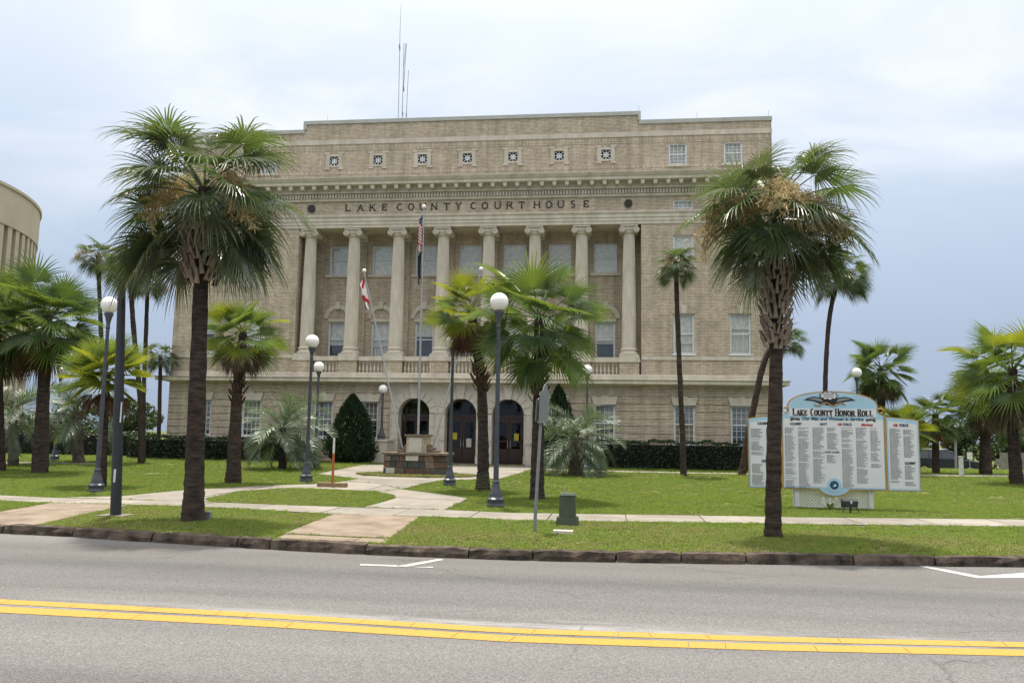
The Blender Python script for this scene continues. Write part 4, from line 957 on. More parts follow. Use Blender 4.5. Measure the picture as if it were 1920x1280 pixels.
def trunk_mesh(path, radii, seed, ringy=1.0):
    g = np.random.default_rng(seed); P = [Vector(p) for p in path]
    # resample along the path
    n = 46; ts = np.linspace(0, len(P)-1, n); pts = []; rad = []
    for t in ts:
        i = min(len(P)-2, int(t)); f_ = t-i
        p0, p1, p2, p3 = P[max(0, i-1)], P[i], P[i+1], P[min(len(P)-1, i+2)]
        q = .5*((2*p1)+(p2-p0)*f_+(2*p0-5*p1+4*p2-p3)*f_*f_+(3*p1-p0-3*p2+p3)*f_**3)
        pts.append(q); rad.append((radii[i]*(1-f_)+radii[i+1]*f_)*(1+ringy*g.uniform(-.035, .045)))
    mb_ = MB(); mb_.tube(pts, rad, 16, True)
    v = np.array(mb_.v); v[:, :2] += g.normal(size=(len(v), 2))*.006; mb_.v = [tuple(q) for q in v]
    return mb_
def palm(kind, name, label, base, hub, radius_px, nf, leaf, mats, trunk_px, trunk_mat='trunk', via=(), group=None, skirt=0, skirt_mat='dead_leaf', boots=None, flowers=0, flower_mat='flower', lo=-45, hi=84, seed=1, basept=None, hide_trunk=False, boot_mat='boot', scale_mul=1.0, flare=1.3, open_front=False, extra=(), mossy=False):
    g = random.Random(seed); B = basept if basept is not None else gp(*base); B = Vector(B)
    H = at(hub[0], hub[1], B.y); sc = ppm(H); Rm = radius_px/sc
    th = thing(name, label, 'palm tree', B, group=group)
    mids = [at(a, b_, B.y) for a, b_ in via]
    path = [B-Vector((0, 0, .1))]+mids+[H-Vector((0, 0, .02))]
    if len(path) == 2: path.insert(1, B.lerp(H, .5)+Vector((g.uniform(-.05, .05), 0, 0)))
    w0, w1 = trunk_px[0]*.94/2/sc, trunk_px[-1]*.8/2/sc
    m_ = len(path); rad = [w0+(w1-w0)*min(1, i/(m_-1)*1.2) for i in range(m_)]
    if len(path) < 4:
        path = [path[0], path[0].lerp(path[1], .12)]+path[1:]; rad = [w0*flare, w0]+rad[1:]
    if len(path) >= 4 and flare > 1:
        path.insert(1, path[0].lerp(path[1], .3)); rad = [w0*1.12, w0*.86]+[r_*.9 for r_ in rad[1:]]
    trunk_mesh(path, rad, seed).build('trunk', trunk_mat, th, True)
    if mossy:
        trunk_mesh([path[0].lerp(path[1], .06), path[0].lerp(path[1], .5), path[1], path[1].lerp(path[2], .35)], [w0*1.2, w0*1.08, w0*.98, w0*.84], seed+7).build('mossy_foot', 'trunk_mossy', th, True)
    hl = H-B; S = Rm/1.9*scale_mul
    for k in range(nf):
        t = (k+.5)/nf; pitch = hi-(hi-lo)*(t**.85)+g.uniform(-8, 8); pc = min(range(9), key=lambda i: abs(PIT[i]-pitch)); az = k*2.39996+g.uniform(-.25, .25)
        if open_front and pitch < 2 and math.sin(az) < -.45 and g.random() < .8: continue
        me = leaf_mesh(leaf, pc, g.randrange(3)); s_ = S*g.uniform(.86, 1.1)*(.8 if pitch > 75 else 1)
        m4 = Matrix.Translation(hl+Vector((0, 0, g.uniform(-.12, .1)*S-.25*S*t))) @ Matrix.Rotation(az, 4, 'Z') @ Matrix.Rotation(R(g.uniform(-34, 34)), 4, 'X') @ Matrix.Rotation(R(-(pitch-PIT[pc])), 4, 'Y') @ Matrix.Scale(s_, 4)
        o = link('frond', me, th, m4); set_mat(o, mats[g.randrange(len(mats))] if g.random() < .85 else mats[-1])
    for az, pt, sc_ in extra:
        pc = min(range(9), key=lambda i: abs(PIT[i]-pt)); o = link('frond', leaf_mesh(leaf, pc, 1), th, Matrix.Translation(hl+Vector((0, 0, -.3*S))) @ Matrix.Rotation(R(az), 4, 'Z') @ Matrix.Rotation(R(-(pt-PIT[pc])), 4, 'Y') @ Matrix.Scale(S*sc_, 4)); set_mat(o, mats[0])
    for k in range(skirt):
        az = k*2.39996; pc = 7 if g.random() < .7 else 6
        m4 = Matrix.Translation(hl+Vector((0, 0, -.3*S-g.uniform(0, .45)*S))) @ Matrix.Rotation(az, 4, 'Z') @ Matrix.Translation((.08, 0, 0)) @ Matrix.Rotation(R(g.uniform(-8, 8)), 4, 'X') @ Matrix.Scale(S*g.uniform(.75, 1.1), 4)
        o = link('dead_frond', leaf_mesh('dead', pc, g.randrange(3)), th, m4); set_mat(o, skirt_mat)
    if boots:
        y0, y1, nb, rb, bs = boots      # pixel rows of the lower and upper end, count, radius in px, size
        z0, z1 = at(hub[0], y0, B.y), at(hub[0], y1, B.y)
        for k in range(nb):
            t = k/nb; az = k*2.39996; c = z0.lerp(z1, t)-B; c.x = float(np.interp(c.z+B.z, [p.z for p in path], [p.x for p in path]))-B.x
            rr = rb/sc*(.55+.45*math.sin(math.pi*min(1, .25+t*.75)))
            m4 = Matrix.Translation(c) @ Matrix.Rotation(az, 4, 'Z') @ Matrix.Translation((0, -rr*.62, 0)) @ Matrix.Rotation(R(g.uniform(-14, 14)), 4, 'Y') @ Matrix.Rotation(R(g.uniform(-6, 14)), 4, 'X') @ Matrix.Scale(bs*g.uniform(.85, 1.2), 4)
            o = link('leaf_base', BOOT, th, m4); set_mat(o, boot_mat)
    for k in range(flowers):
        az = (k+.3)*2*math.pi/flowers+g.uniform(-.4, .4)
        m4 = Matrix.Translation(hl+Vector((0, 0, g.uniform(-.15, .2)*S))) @ Matrix.Rotation(az, 4, 'Z') @ Matrix.Rotation(R(g.uniform(-15, 25)), 4, 'Y') @ Matrix.Scale(S*g.uniform(.8, 1.15), 4)
        o = link('flower_stalk', FLOW[g.randrange(3)], th, m4); set_mat(o, flower_mat if isinstance(flower_mat, str) else g.choice(flower_mat))
    return th
SAB = ['sabal_leaf', 'sabal_leaf', 'fan_leaf_dark']
palm('sabal', 'cabbage_palm', 'tall cabbage palm with crossed leaf bases beside the black street pole on the verge', (362, 976), (384, 350), 208, 44, 'sabal', SAB, (46, 32), 'trunk', via=[(366, 850), (376, 560)], boots=(535, 395, 66, 40, 1.0), boot_mat='boot', flowers=5, flower_mat=['flower_pale', 'flower', 'flower'], seed=3, lo=-46, open_front=True, extra=((186, -26, 1.2), (200, -34, 1.25), (172, -32, 1.15), (215, -40, 1.1), (-8, -38, 1.1), (12, -26, 1.1), (-22, -46, 1.05)))
palm('sabal', 'cabbage_palm', 'cabbage palm with tan flower plumes in front of the honor roll board', (1449, 1006), (1457, 392), 186, 42, 'sabal', SAB, (35, 29), 'trunk', via=[(1451, 850), (1456, 620)], boots=(655, 440, 100, 30, .78), boot_mat='boot', flowers=12, seed=5, lo=-46, open_front=True, extra=((190, -30, 1.0), (-12, -32, 1.0), (215, -44, .9), (-30, -46, .9)))
WG = 'palms behind the left lawn'
palm('fan', 'fan_palm', 'large dark green fan palm with brown skirt and thick flared trunk', (75, 886), (88, 590), 118, 32, 'fan', ['fan_leaf_dark', 'fan_leaf_dark', 'fan_leaf'], (34, 22), 'trunk', skirt=14, seed=11, lo=-40)
palm('fan', 'fan_palm', 'fan palm with wide brown skirt beyond the thick flared trunk, beside the silvery pindo', (2, 882), (-6, 600), 130, 32, 'fan', ['fan_leaf_dark', 'fan_leaf'], (20, 18), 'trunk', skirt=18, seed=12, lo=-42)
palm('fan', 'fan_palm', 'yellow green young fan palm close beside a lamp post near the black street pole', (190, 912), (200, 700), 98, 26, 'fanyoung', ['fan_leaf_yellow', 'fan_leaf', 'fan_leaf_yellow'], (22, 20), 'trunk', skirt=8, seed=13, lo=-18)
palm('pinnate', 'pindo_palm', 'pindo palm with a stout pale trunk behind the yellow green fan palm', (148, 867), (146, 770), 80, 26, 'pindo', ['pindo_leaf'], (25, 24), 'trunk_grey', seed=14, lo=-25, hi=80, scale_mul=1.25)
palm('pinnate', 'pindo_palm', 'pindo palm with silvery arching leaves at the end of the long hedge', (25, 872), (22, 768), 80, 24, 'pindo', ['pindo_leaf'], (22, 20), 'trunk_grey', seed=15, lo=-25, hi=80, scale_mul=1.25)
palm('sabal', 'cabbage_palm', 'slender tall cabbage palm with bent trunk at the court house hedge', (265, 869), (243, 497), 62, 30, 'sabal', SAB, (11, 12), 'trunk', via=[(262, 740), (250, 610)], seed=21, flowers=3, group=WG)
palm('sabal', 'cabbage_palm', 'slender straight cabbage palm close beside the bent trunk by the hedge', (269, 866), (277, 522), 50, 26, 'sabal', SAB, (9, 10), 'trunk', via=[(270, 720), (274, 620)], seed=22, flowers=3, group=WG)
palm('sabal', 'cabbage_palm', 'cabbage palm with tan flower tufts rising behind the lamp globe near the black pole', (196, 864), (184, 478), 52, 26, 'sabal', SAB, (10, 10), 'trunk', via=[(194, 720), (188, 590)], seed=23, flowers=4, group=WG)
palm('sabal', 'cabbage_palm', 'small cabbage palm at the court house corner', (296, 858), (301, 665), 42, 26, 'sabal', SAB, (9, 9), 'trunk', seed=24, group=WG)
palm('fan', 'fan_palm', 'fan palm with grey drooping skirt near the feather leaved palm and court house wing', (437, 905), (456, 622), 88, 26, 'fan', ['fan_leaf', 'fan_leaf_yellow', 'fan_leaf'], (34, 20), 'trunk', via=[(440, 830), (445, 730)], skirt=22, skirt_mat='dead_grey', seed=31, lo=-35, boots=(760, 700, 16, 15, .8), boot_mat='boot_brown')
palm('pinnate', 'pindo_palm', 'pindo palm with grey green feather leaves beside the cone shaped evergreen', (530, 879), (531, 800), 84, 34, 'pindo', ['pindo_leaf'], (17, 17), 'trunk', seed=32, lo=-30, hi=82, scale_mul=1.22)
palm('fan', 'fan_palm', 'fan palm with yellow fronds, brown skirt and mossy swollen foot beside the main walk', (905, 919), (884, 580), 88, 24, 'fan', ['fan_leaf_yellow', 'fan_leaf', 'fan_leaf_yellow'], (28, 22), 'trunk', mossy=True, via=[(906, 850), (902, 720)], skirt=34, seed=33, lo=-20, boots=(735, 680, 26, 16, .8), boot_mat='boot_brown')
palm('fan', 'fan_palm', 'lush green fan palm with red brown stems on the lawn beside the street sign post', (1007, 936), (1012, 594), 142, 32, 'fan', ['fan_leaf', 'fan_leaf', 'fan_leaf_dark'], (32, 26), 'trunk', via=[(1008, 860), (1010, 740)], seed=34, lo=-62, boots=(760, 640, 30, 18, .8), boot_mat='boot_brown', flare=1.5)
palm('pinnate', 'pindo_palm', 'stout pindo palm with silvery leaves by the lamp beside the entrance', (1080, 890), (1082, 818), 88, 34, 'pindo', ['pindo_leaf'], (34, 28), 'trunk_grey', seed=35, lo=-30, hi=82, scale_mul=1.22, flare=1.0)
palm('sabal', 'cabbage_palm', 'slender cabbage palm with curved trunk before the court house wing nearest the honor roll board', (1282, 891), (1267, 490), 56, 30, 'sabal', SAB, (13, 12), 'trunk', via=[(1279, 800), (1272, 640)], seed=36, flowers=2)
palm('sabal', 'cabbage_palm', 'strongly leaning cabbage palm behind the palm with tan plumes', (1390, 890), (1474, 634), 46, 28, 'sabal', SAB, (16, 15), 'trunk', via=[(1408, 790), (1436, 670)], seed=37)
palm('sabal', 'cabbage_palm', 'tall thin cabbage palm with kinked trunk rising behind the honor roll board', (1546, 888), (1574, 512), 66, 32, 'sabal', SAB, (10, 11), 'trunk', via=[(1548, 700), (1556, 590)], seed=38, flowers=3)
palm('fan', 'fan_palm', 'fan palm with long dark skirt behind the lamp globe above the honor roll board', (1655, 886), (1652, 690), 68, 32, 'fan', ['fan_leaf_dark', 'fan_leaf'], (20, 18), 'trunk', skirt=26, skirt_mat='dead_leaf', seed=39, lo=-55)
palm('fan', 'fan_palm', 'low yellow green fan palm peeping out behind the honor roll board', (1690, 892), (1692, 800), 62, 22, 'fanyoung', ['fan_leaf_yellow', 'fan_leaf'], (18, 16), 'trunk', seed=40, lo=-20)
palm('fan', 'fan_palm', 'mid sized dark fan palm standing in front of the parked car', (1755, 887), (1754, 775), 62, 24, 'fan', ['fan_leaf_dark', 'fan_leaf'], (16, 15), 'trunk', skirt=10, seed=41, lo=-40)
palm('fan', 'fan_palm', 'fan palm with broad brown skirt between the parked car and the block wall', (1848, 889), (1846, 735), 76, 24, 'fan', ['fan_leaf', 'fan_leaf_dark'], (26, 22), 'trunk', skirt=16, seed=42, lo=-40, skirt_mat='dead_grey')
palm('fan', 'fan_palm', 'large fan palm with yellowing fronds and skirt on the lawn by the white post', (1906, 907), (1898, 690), 116, 32, 'fan', ['fan_leaf', 'fan_leaf_yellow', 'fan_leaf'], (28, 22), 'trunk', skirt=22, seed=43, lo=-40, skirt_mat='dead_grey')
# ------------------------------------------------------------------ street lamps
LB = MB().lathe([(.205, -.05), (.205, .05), (.185, .07), (.185, .13), (.2, .15), (.2, .18), (.15, .22), (.135, .3), (.10, .42), (.075, .52), (.085, .54), (.085, .57), (.062, .6)], n=8, ph=.39).mesh('lamp_base', 'lamp_iron')
fl = MB(); V = []; sgN = 24
for h, r in ((.58, .062), (1.2, .058), (2.6, .05), (4.16, .042)):
    for j in range(sgN): a = 2*math.pi*j/sgN; rr = r-(.006 if j % 2 else 0); V.append((rr*math.cos(a), rr*math.sin(a), h))
fl.add(V, [(i*sgN+j, i*sgN+(j+1) % sgN, (i+1)*sgN+(j+1) % sgN, (i+1)*sgN+j) for i in range(3) for j in range(sgN)])
LS = fl.mesh('shaft', 'lamp_iron')
LC = MB().lathe([(.044, 4.05), (.058, 4.08), (.058, 4.1), (.045, 4.13), (.05, 4.2), (.085, 4.36), (.115, 4.42), (.115, 4.45), (.10, 4.47)], n=20).mesh('collar', 'lamp_iron', True)
gl_ = MB(); K = 16; prof = [(.215*math.sin(math.pi*i/K)+.0005, 4.668-.215*math.cos(math.pi*i/K)) for i in range(K+1)]
LG = gl_.lathe(prof, n=28).mesh('globe', 'globe', True)
for me in (LB, LS, LC, LG):
    bm = bmesh.new(); bm.from_mesh(me); bmesh.ops.recalc_face_normals(bm, faces=bm.faces); bm.to_mesh(me); bm.free()
def lamp(label, base, top, P=None):
    B = P or gp(*base); t = at(top[0], top[1], B.y); h = t.z-B.z; s_ = h/4.883
    th = thing('street_lamp', label, 'street lamp', B, group='globe street lamps')
    lean = Matrix.Shear('XY', 4, ((t.x-B.x)/h, 0)) if False else Matrix.Identity(4)
    zs = Matrix.Scale(s_, 4, (0, 0, 1))
    for nm, me in (('lamp_base', LB), ('shaft', LS), ('collar', LC)):
        link(nm, me, th, Matrix.Scale(s_, 4, (0, 0, 1)) if nm != 'lamp_base' else Matrix.Identity(4))
    link('globe', LG, th, Matrix.Translation((0, 0, 4.668*(s_-1))))
    return th
lamp('globe lamp on a dark fluted post beside the yellow green fan palm', (180, 922), (203, 556))
lamp('globe lamp on the lawn edge near the orange marker post', (574, 902), (587, 628))
lamp('globe lamp standing behind another lamp beside the pindo palm', (590, 876), (596, 679))
lamp('globe lamp beside the stone monument', (843, 910), (846, 628))
lamp('globe lamp on the lawn in front of the lush green fan palm', (929, 950), (937, 549))
lamp('globe lamp behind the silvery pindo palm beside the entrance', (1100, 882), (1101, 685))
lamp('globe lamp rising behind the honor roll board', (1612, 890), (1616, 690))
lamp('globe lamp far back between palm trunks near the hedge end', (102, 862), (104, 690))
Pp = Vector((-11.12, 39.25, 1.32)); lamp('short globe lamp on the stone pedestal beside the entrance arches', None, (718, 725), Pp)

# black street pole
B = gp(217, 967); tp = at(230, 478, B.y); th = thing('street_pole', 'tall black tapered street pole on the verge beside the palm', 'street pole', B)
MB().tube([B-Vector((0, 0, .05)), B.lerp(tp, .5), tp], [.098, .085, .066], 20).build('pole', 'pole_black', th, True)
MB().lathe([(.075, 0), (.085, .03), (.06, .09), (.02, .12), (.012, .2), (.001, .22)], tp-Vector((0, 0, .01)), 16).build('pole_cap', 'pole_black', th)
MB().box((B.x-.26, B.y-.22, B.z-.05), (B.x+.26, B.y+.22, B.z+.025)).build('footing', 'concrete', th)
MB().box((B.x-.035, B.y-.105, B.z+.62), (B.x+.0, B.y-.085, B.z+.86)).build('pole_tag', 'marker_white', th)
MB().box((B.x+.01, B.y-.102, B.z+1.72), (B.x+.03, B.y-.085, B.z+2.1)).build('pole_tag', 'marker_white', th)

# ------------------------------------------------------------------ monument and flagpoles
mz = T(mon_c.x, mon_c.y)+.03; MXc = mon_c.x-.06; MY0 = gp(780, 890).y-.35
mon = thing('monument', 'low stone block monument with a brick pillar and plaques on the island', 'monument', (MXc, MY0+.6, mz))
Wm, Dm, Hm = 2.24, 1.5, .70
MB().box((MXc-Wm/2+.05, MY0+.05, mz-.05), (MXc+Wm/2-.05, MY0+Dm-.05, mz+Hm)).build('core', 'mortar', mon)
ms = ['mstone_a', 'mstone_b', 'mstone_c', 'mstone_d', 'mstone_e']
def stones(u0, u1, put, seed):
    g = random.Random(seed)
    for r in range(3):
        x = u0; z0 = mz+r*Hm/3+.008; z1 = mz+(r+1)*Hm/3-.012
        while x < u1-.05:
            w_ = min(u1-x, g.uniform(.2, .42)); 
            if u1-(x+w_) < .16: w_ = u1-x
            put(x+.008, x+w_-.008, z0, z1, g); x += w_
def rough_block(a, b_, g, j=.012):
    m_ = MB(); m_.box(a, b_); m_.v = [tuple(c+g.uniform(-j, j)*.5 for c in v) for v in m_.v]; return m_
plq = [(MXc-.02, MXc+.44, 2), (MXc-1.08, MXc-.72, 0)]
def putf(x0, x1, z0, z1, g):
    rough_block((x0, MY0+g.uniform(-.015, .015), z0), (x1, MY0+.1, z1), g).build('stone', g.choice(ms), mon)
stones(MXc-Wm/2, MXc+Wm/2, putf, 4)
for xs in (-1, 1):
    def puts(x0, x1, z0, z1, g):
        xx = MXc+xs*Wm/2; rough_block((min(xx, xx-xs*.1), x0, z0), (max(xx, xx-xs*.1), x1, z1), g).build('stone', g.choice(ms), mon)
    stones(MY0+.11, MY0+Dm, puts, 9+xs)
MB().box((MXc-.30, MY0-.03, mz+.49), (MXc+.16, MY0+.02, mz+.68)).build('plaque', 'plaque', mon)
MB().box((MXc-1.02, MY0-.03, mz+.03), (MXc-.70, MY0+.02, mz+.23)).build('plaque', 'plaque', mon)
x = MXc-Wm/2-.06; g = random.Random(5)
while x < MXc+Wm/2:
    w_ = min(g.uniform(.4, .7), MXc+Wm/2+.06-x); 
    if w_ > .1: rough_block((x, MY0-.07+g.uniform(-.02, .02), mz+Hm-.005), (x+w_-.01, MY0+Dm+.05, mz+Hm+.06+g.uniform(-.01, .015)), g).build('coping_stone', 'mstone_c', mon)
    x += w_
zt = mz+Hm+.06
for i, (hw, h0, h1) in enumerate(((.72, 0, .09), (.56, .09, .19), (.45, .19, .29))):
    MB().box((MXc-hw, MY0+.35, zt+h0-.004), (MXc+hw, MY0+1.2, zt+h1)).build('brick_step', 'mstone_c', mon)
pz = zt+.0; MB().box((MXc-.37, MY0+.30, pz-.005), (MXc+.37, MY0+1.05, pz+.60)).build('pillar', 'brick', mon)
MB().box((MXc-.27, MY0+.27, pz+.02), (MXc+.2, MY0+.32, pz+.55)).build('tablet', 'plaque', mon)
MB().box((MXc-.43, MY0+.22, pz+.60), (MXc+.43, MY0+1.1, pz+.67)).build('coping_stone', 'mstone_c', mon)
YP = MY0+.7
def flagpole(label, b, t, r=.035):
    B = at(b[0], b[1], YP); Tt = at(t[0], t[1], YP); th = thing('flagpole', label, 'flagpole', B, group='flagpoles on the stone monument')
    MB().tube([B, B.lerp(Tt, .5), Tt], [r, r*.8, r*.55], 12).build('pole', 'steel', th, True)
    MB().lathe([(.002+.075*math.sin(math.pi*i/8), .075-.075*math.cos(math.pi*i/8)) for i in range(9)], Tt, 14).build('ball_finial', 'globe', th, True)
    MB().tube([B+Vector((.045, -.03, 1.0)), Tt+Vector((.03, -.03, -.1))], .0035, 5).build('halyard', 'galv', th)
    return B, Tt
B0, T0 = flagpole('upright silver flagpole on the monument pillar', (784, 817), (795, 391), .045)
B1, T1 = flagpole('slanting flagpole leaning out over the pedestal lamp side of the monument', (755, 841), (683, 511))
B2, T2 = flagpole('slanting flagpole leaning out towards the yellow fronded fan palm', (811, 843), (902, 508))
def flag(label, top, bot, hoist, fly, mat, drape, seed, side=-1):
    """limp flag: hoist edge runs along the pole from top, the fly hangs down in folds"""
    g = random.Random(seed); mb_ = MB(); nu, nv = 30, 16; d = (bot-top).normalized(); uv = []; V = []
    for j in range(nv+1):
        v = j/nv
        for i in range(nu+1):
            u = i/nu; p = top+d*(hoist*v)
            sag = fly*drape*(u**1.1)*(1-.25*v); w_ = .05+.17*math.sin(math.pi*min(1, u*.9+.1))
            q = p+Vector((side*(.03+w_*(abs(math.sin(u*5.2+.6*v)))*(.5+.5*u)), .10*math.sin(u*9+2*v)*(.3+u)-.03, -sag+.02*math.sin(7*u+3*v)))
            V.append(q); uv.append((u, 1-v))
    n = nu+1; mb_.add(V, [(j*n+i, j*n+i+1, (j+1)*n+i+1, (j+1)*n+i) for j in range(nv) for i in range(nu)])
    me = mb_.mesh('flag', mat, True); ul = me.uv_layers.new(name='UVMap')
    for lp in me.loops: ul.data[lp.index].uv = uv[lp.vertex_index]
    return tag(link('flag', me), label, 'flag')
flag('limp striped flag in red, white and blue on the upright pole', at(794.6, 402, YP), at(791, 500, YP), .95, 1.5, 'flag_us', .52, 1, -1)
flag('limp black flag below the striped flag on the upright pole', at(792.5, 470, YP), at(790, 560, YP), .8, 1.2, 'flag_black', .62, 2, -1)
flag('limp white flag with red diagonal cross on the slanting pole', at(684.6, 521, YP), at(700, 590, YP), 1.0, 1.5, 'flag_saltire', .5, 3, -1)

# ------------------------------------------------------------------ small street things
P = gp(623, 913); th = thing('marker_post', 'orange and white marker post on a short timber block', 'marker post', P)
t_ = at(624, 820, P.y); h = t_.z-P.z
MB().box((P.x-.028, P.y-.028, P.z), (P.x+.028, P.y+.028, P.z+h*.68)).build('post', 'marker_orange', th)
MB().box((P.x-.024, P.y-.024, P.z+h*.68), (P.x+.024, P.y+.024, P.z+h)).build('post_top', 'marker_white', th)
MB().box((P.x-.42, P.y-.11, P.z-.02), (P.x+.42, P.y+.11, P.z+.13)).build('timber_base', 'timber', th)
P = gp(1002, 997); tp = at(1018, 722, P.y); th = thing('sign_post', 'grey street sign seen from behind on a leaning metal post', 'street sign', P)
dv = tp-P
MB().tube([P-dv*.02, P+dv*.88], [.03, .026], 10).build('post', 'galv', th)
def plate(c, hw, hh, top, nm, yaw, thick=.004, mat='galv'):
    ax = Vector((math.cos(yaw), math.sin(yaw), 0)); nn = Vector((-math.sin(yaw), math.cos(yaw), 0)); up = dv.normalized()
    pl = [(-hw, -hh), (hw, -hh), (hw, hh*.8), (hw*.55, hh*.85), (hw*.35, hh+top*.5), (0, hh+top), (-hw*.35, hh+top*.5), (-hw*.55, hh*.85), (-hw, hh*.8)]
    V = [c+ax*a+up*b_-nn*thick for a, b_ in pl]+[c+ax*a+up*b_+nn*thick for a, b_ in pl]; k = len(pl)
    return MB().add(V, [tuple(range(k)), tuple(range(2*k-1, k-1, -1))]+[(i, (i+1) % k, (i+1) % k+k, i+k) for i in range(k)]).build(nm, mat, th)
plate(P+dv*.86+Vector((.05, -.04, 0)), .29, .28, .09, 'sign_plate', R(79))
plate(P+dv*.83+Vector((-.03, -.06, 0)), .17, .2, 0, 'sign_plate', R(75))
MB().box(tuple(P+dv*.74+Vector((-.05, -.07, 0))), tuple(P+dv*.745+Vector((.06, .02, .03)))).build('bracket', 'steel', th)
MB().box(tuple(P+dv*.93+Vector((-.05, -.07, 0))), tuple(P+dv*.935+Vector((.06, .02, .03)))).build('bracket', 'steel', th)
P = gp(1063, 986); th = thing('utility_box', 'dark green utility pedestal box on the verge', 'utility box', (P.x, P.y+.2, P.z))
def taper(c, a, b_, z0, z1, nm, mt, par):
    (ax, ay), (bx, by) = a, b_
    return MB().add([(c[0]-ax, c[1]-ay, z0), (c[0]+ax, c[1]-ay, z0), (c[0]+ax, c[1]+ay, z0), (c[0]-ax, c[1]+ay, z0), (c[0]-bx, c[1]-by, z1), (c[0]+bx, c[1]-by, z1), (c[0]+bx, c[1]+by, z1), (c[0]-bx, c[1]+by, z1)],
                    [(0, 3, 2, 1), (4, 5, 6, 7), (0, 1, 5, 4), (1, 2, 6, 5), (2, 3, 7, 6), (3, 0, 4, 7)]).build(nm, mt, par)
c = (P.x, P.y+.2)
taper(c, (.21, .19), (.19, .17), P.z-.03, P.z+.15, 'box_base', 'green_box', th); taper(c, (.15, .14), (.142, .13), P.z+.15, P.z+.54, 'box_body', 'green_box', th); taper(c, (.155, .145), (.13, .12), P.z+.54, P.z+.58, 'box_lid', 'green_box', th)
MB().tube([(c[0]-.06, c[1]-.05, P.z+.58), (c[0]-.06, c[1]-.05, P.z+.64)], .014, 8).build('lid_bolt', 'steel', th)
P = gp(1056, 1000); tag(taper((P.x, P.y), (.17, .10), (.16, .09), P.z-.03, P.z+.055, 'meter_cover', 'stone_pale', None), 'small weathered concrete meter cover in the verge grass', 'meter cover')
P = gp(390, 974); th = thing('junction_box', 'small grey box on the grass beside the palm foot', 'junction box', P); taper((P.x, P.y), (.045, .04), (.045, .04), P.z-.02, P.z+.13, 'box_body', 'galv', th); taper((P.x, P.y), (.05, .045), (.045, .04), P.z+.13, P.z+.15, 'box_lid', 'steel', th)

# ------------------------------------------------------------------ honor roll board
SY = gp(1562, 953).y; sp = lambda a, b_: (lambda q: (q.x, q.z))(at(a, b_, SY))
board = thing('honor_roll_board', 'pale blue honor roll board with gold rim and columns of names', 'sign board', (at(1565, 950, SY).x, SY, T(at(1565, 950, SY).x, SY)))
xL, xA, xB, xR = sp(1403, 850)[0], sp(1466, 850)[0], sp(1661, 850)[0], sp(1725, 850)[0]
zb = sp(1562, 918)[1]; zs = sp(1640, 778)[1]; zt_ = sp(1562, 733)[1]; zd = sp(1562, 931)[1]; xm = (xA+xB)/2
def main_outline(m=0):
    p = [(xA+m, zb+m), (xm-.36+m*.5, zb+m)]
    p += [(xm-.34*math.cos(math.pi*i/8)*(1-m*2), zb+m-(zb-zd)*math.sin(math.pi*i/8)) for i in range(1, 8)]
    p += [(xm+.36-m*.5, zb+m), (xB-m, zb+m), (xB-m, zs-.02), (xB-.10-m, zs+.03), (xB-.16-m, zs+.10), (xB-.14-m, zs+.17)]
    a = [(xm+(xB-.14-m-xm)*math.cos(math.pi*i/20), zs+.17+(zt_-zs-.17-m)*math.sin(math.pi*i/20)**.8) for i in range(1, 20)]
    p += a+[(xA+.14+m, zs+.17), (xA+.16+m, zs+.10), (xA+.10+m, zs+.03), (xA+m, zs-.02)]
    return p
def panel(poly, y0, y1, nm, mat, par=board): return MB().prism(poly, y0, y1).build(nm, mat, par)
main = panel(main_outline(), SY, SY+.05, 'main_panel', 'sign_gold'); panel(main_outline(.03), SY-.006, SY, 'panel_face', 'sign_blue', main)
zf = sp(1640, 787)[1]; panel(rect(xA+.045, xB-.045, zb+.06, zf), SY-.010, SY-.006, 'name_field', 'sign_white', main)
def wing(x0, x1, up):
    zl, zr = (zs-.11, zs-.03) if up else (zs-.03, zs-.11)
    crv = lambda m: [(x0+m, zb+m), (x1-m, zb+m)]+[(x1-m-(x1-x0-2*m)*i/8, (zr+(zl-zr)*(i/8)**(1.6 if up else .62))-m) for i in range(9)]
    wp = panel(crv(0), SY+.002, SY+.045, 'side_panel', 'sign_gold'); panel(crv(.022), SY-.004, SY+.002, 'panel_face', 'sign_blue', wp)
    q = crv(.055); q = [(a, b_-(.05 if k > 1 else 0)) for k, (a, b_) in enumerate(q)]; panel(q, SY-.008, SY-.004, 'name_field', 'sign_white', wp)
    return wp
wl = wing(xL, xA-.01, True); wr = wing(xB+.01, xR, False)
panel(rect(xB-.025, xB+.025, zb-.0, zs+.0), SY-.012, SY-.002, 'divider', 'sign_gold'); panel(rect(xA-.025, xA+.025, zb, zs), SY-.012, SY-.002, 'divider', 'sign_gold')
for xx, s_ in ((xA+.09, 1), (xB-.09, -1)):      # scrolls on the shoulders
    pts = [(xx+.075*math.cos(a)*(1-a*.05), SY-.012, zs+.10+.075*math.sin(a)*(1-a*.05)) for a in [i*.4 for i in range(22)]]
    MB().tube(pts, .011, 6).build('scroll', 'sign_gold', main)
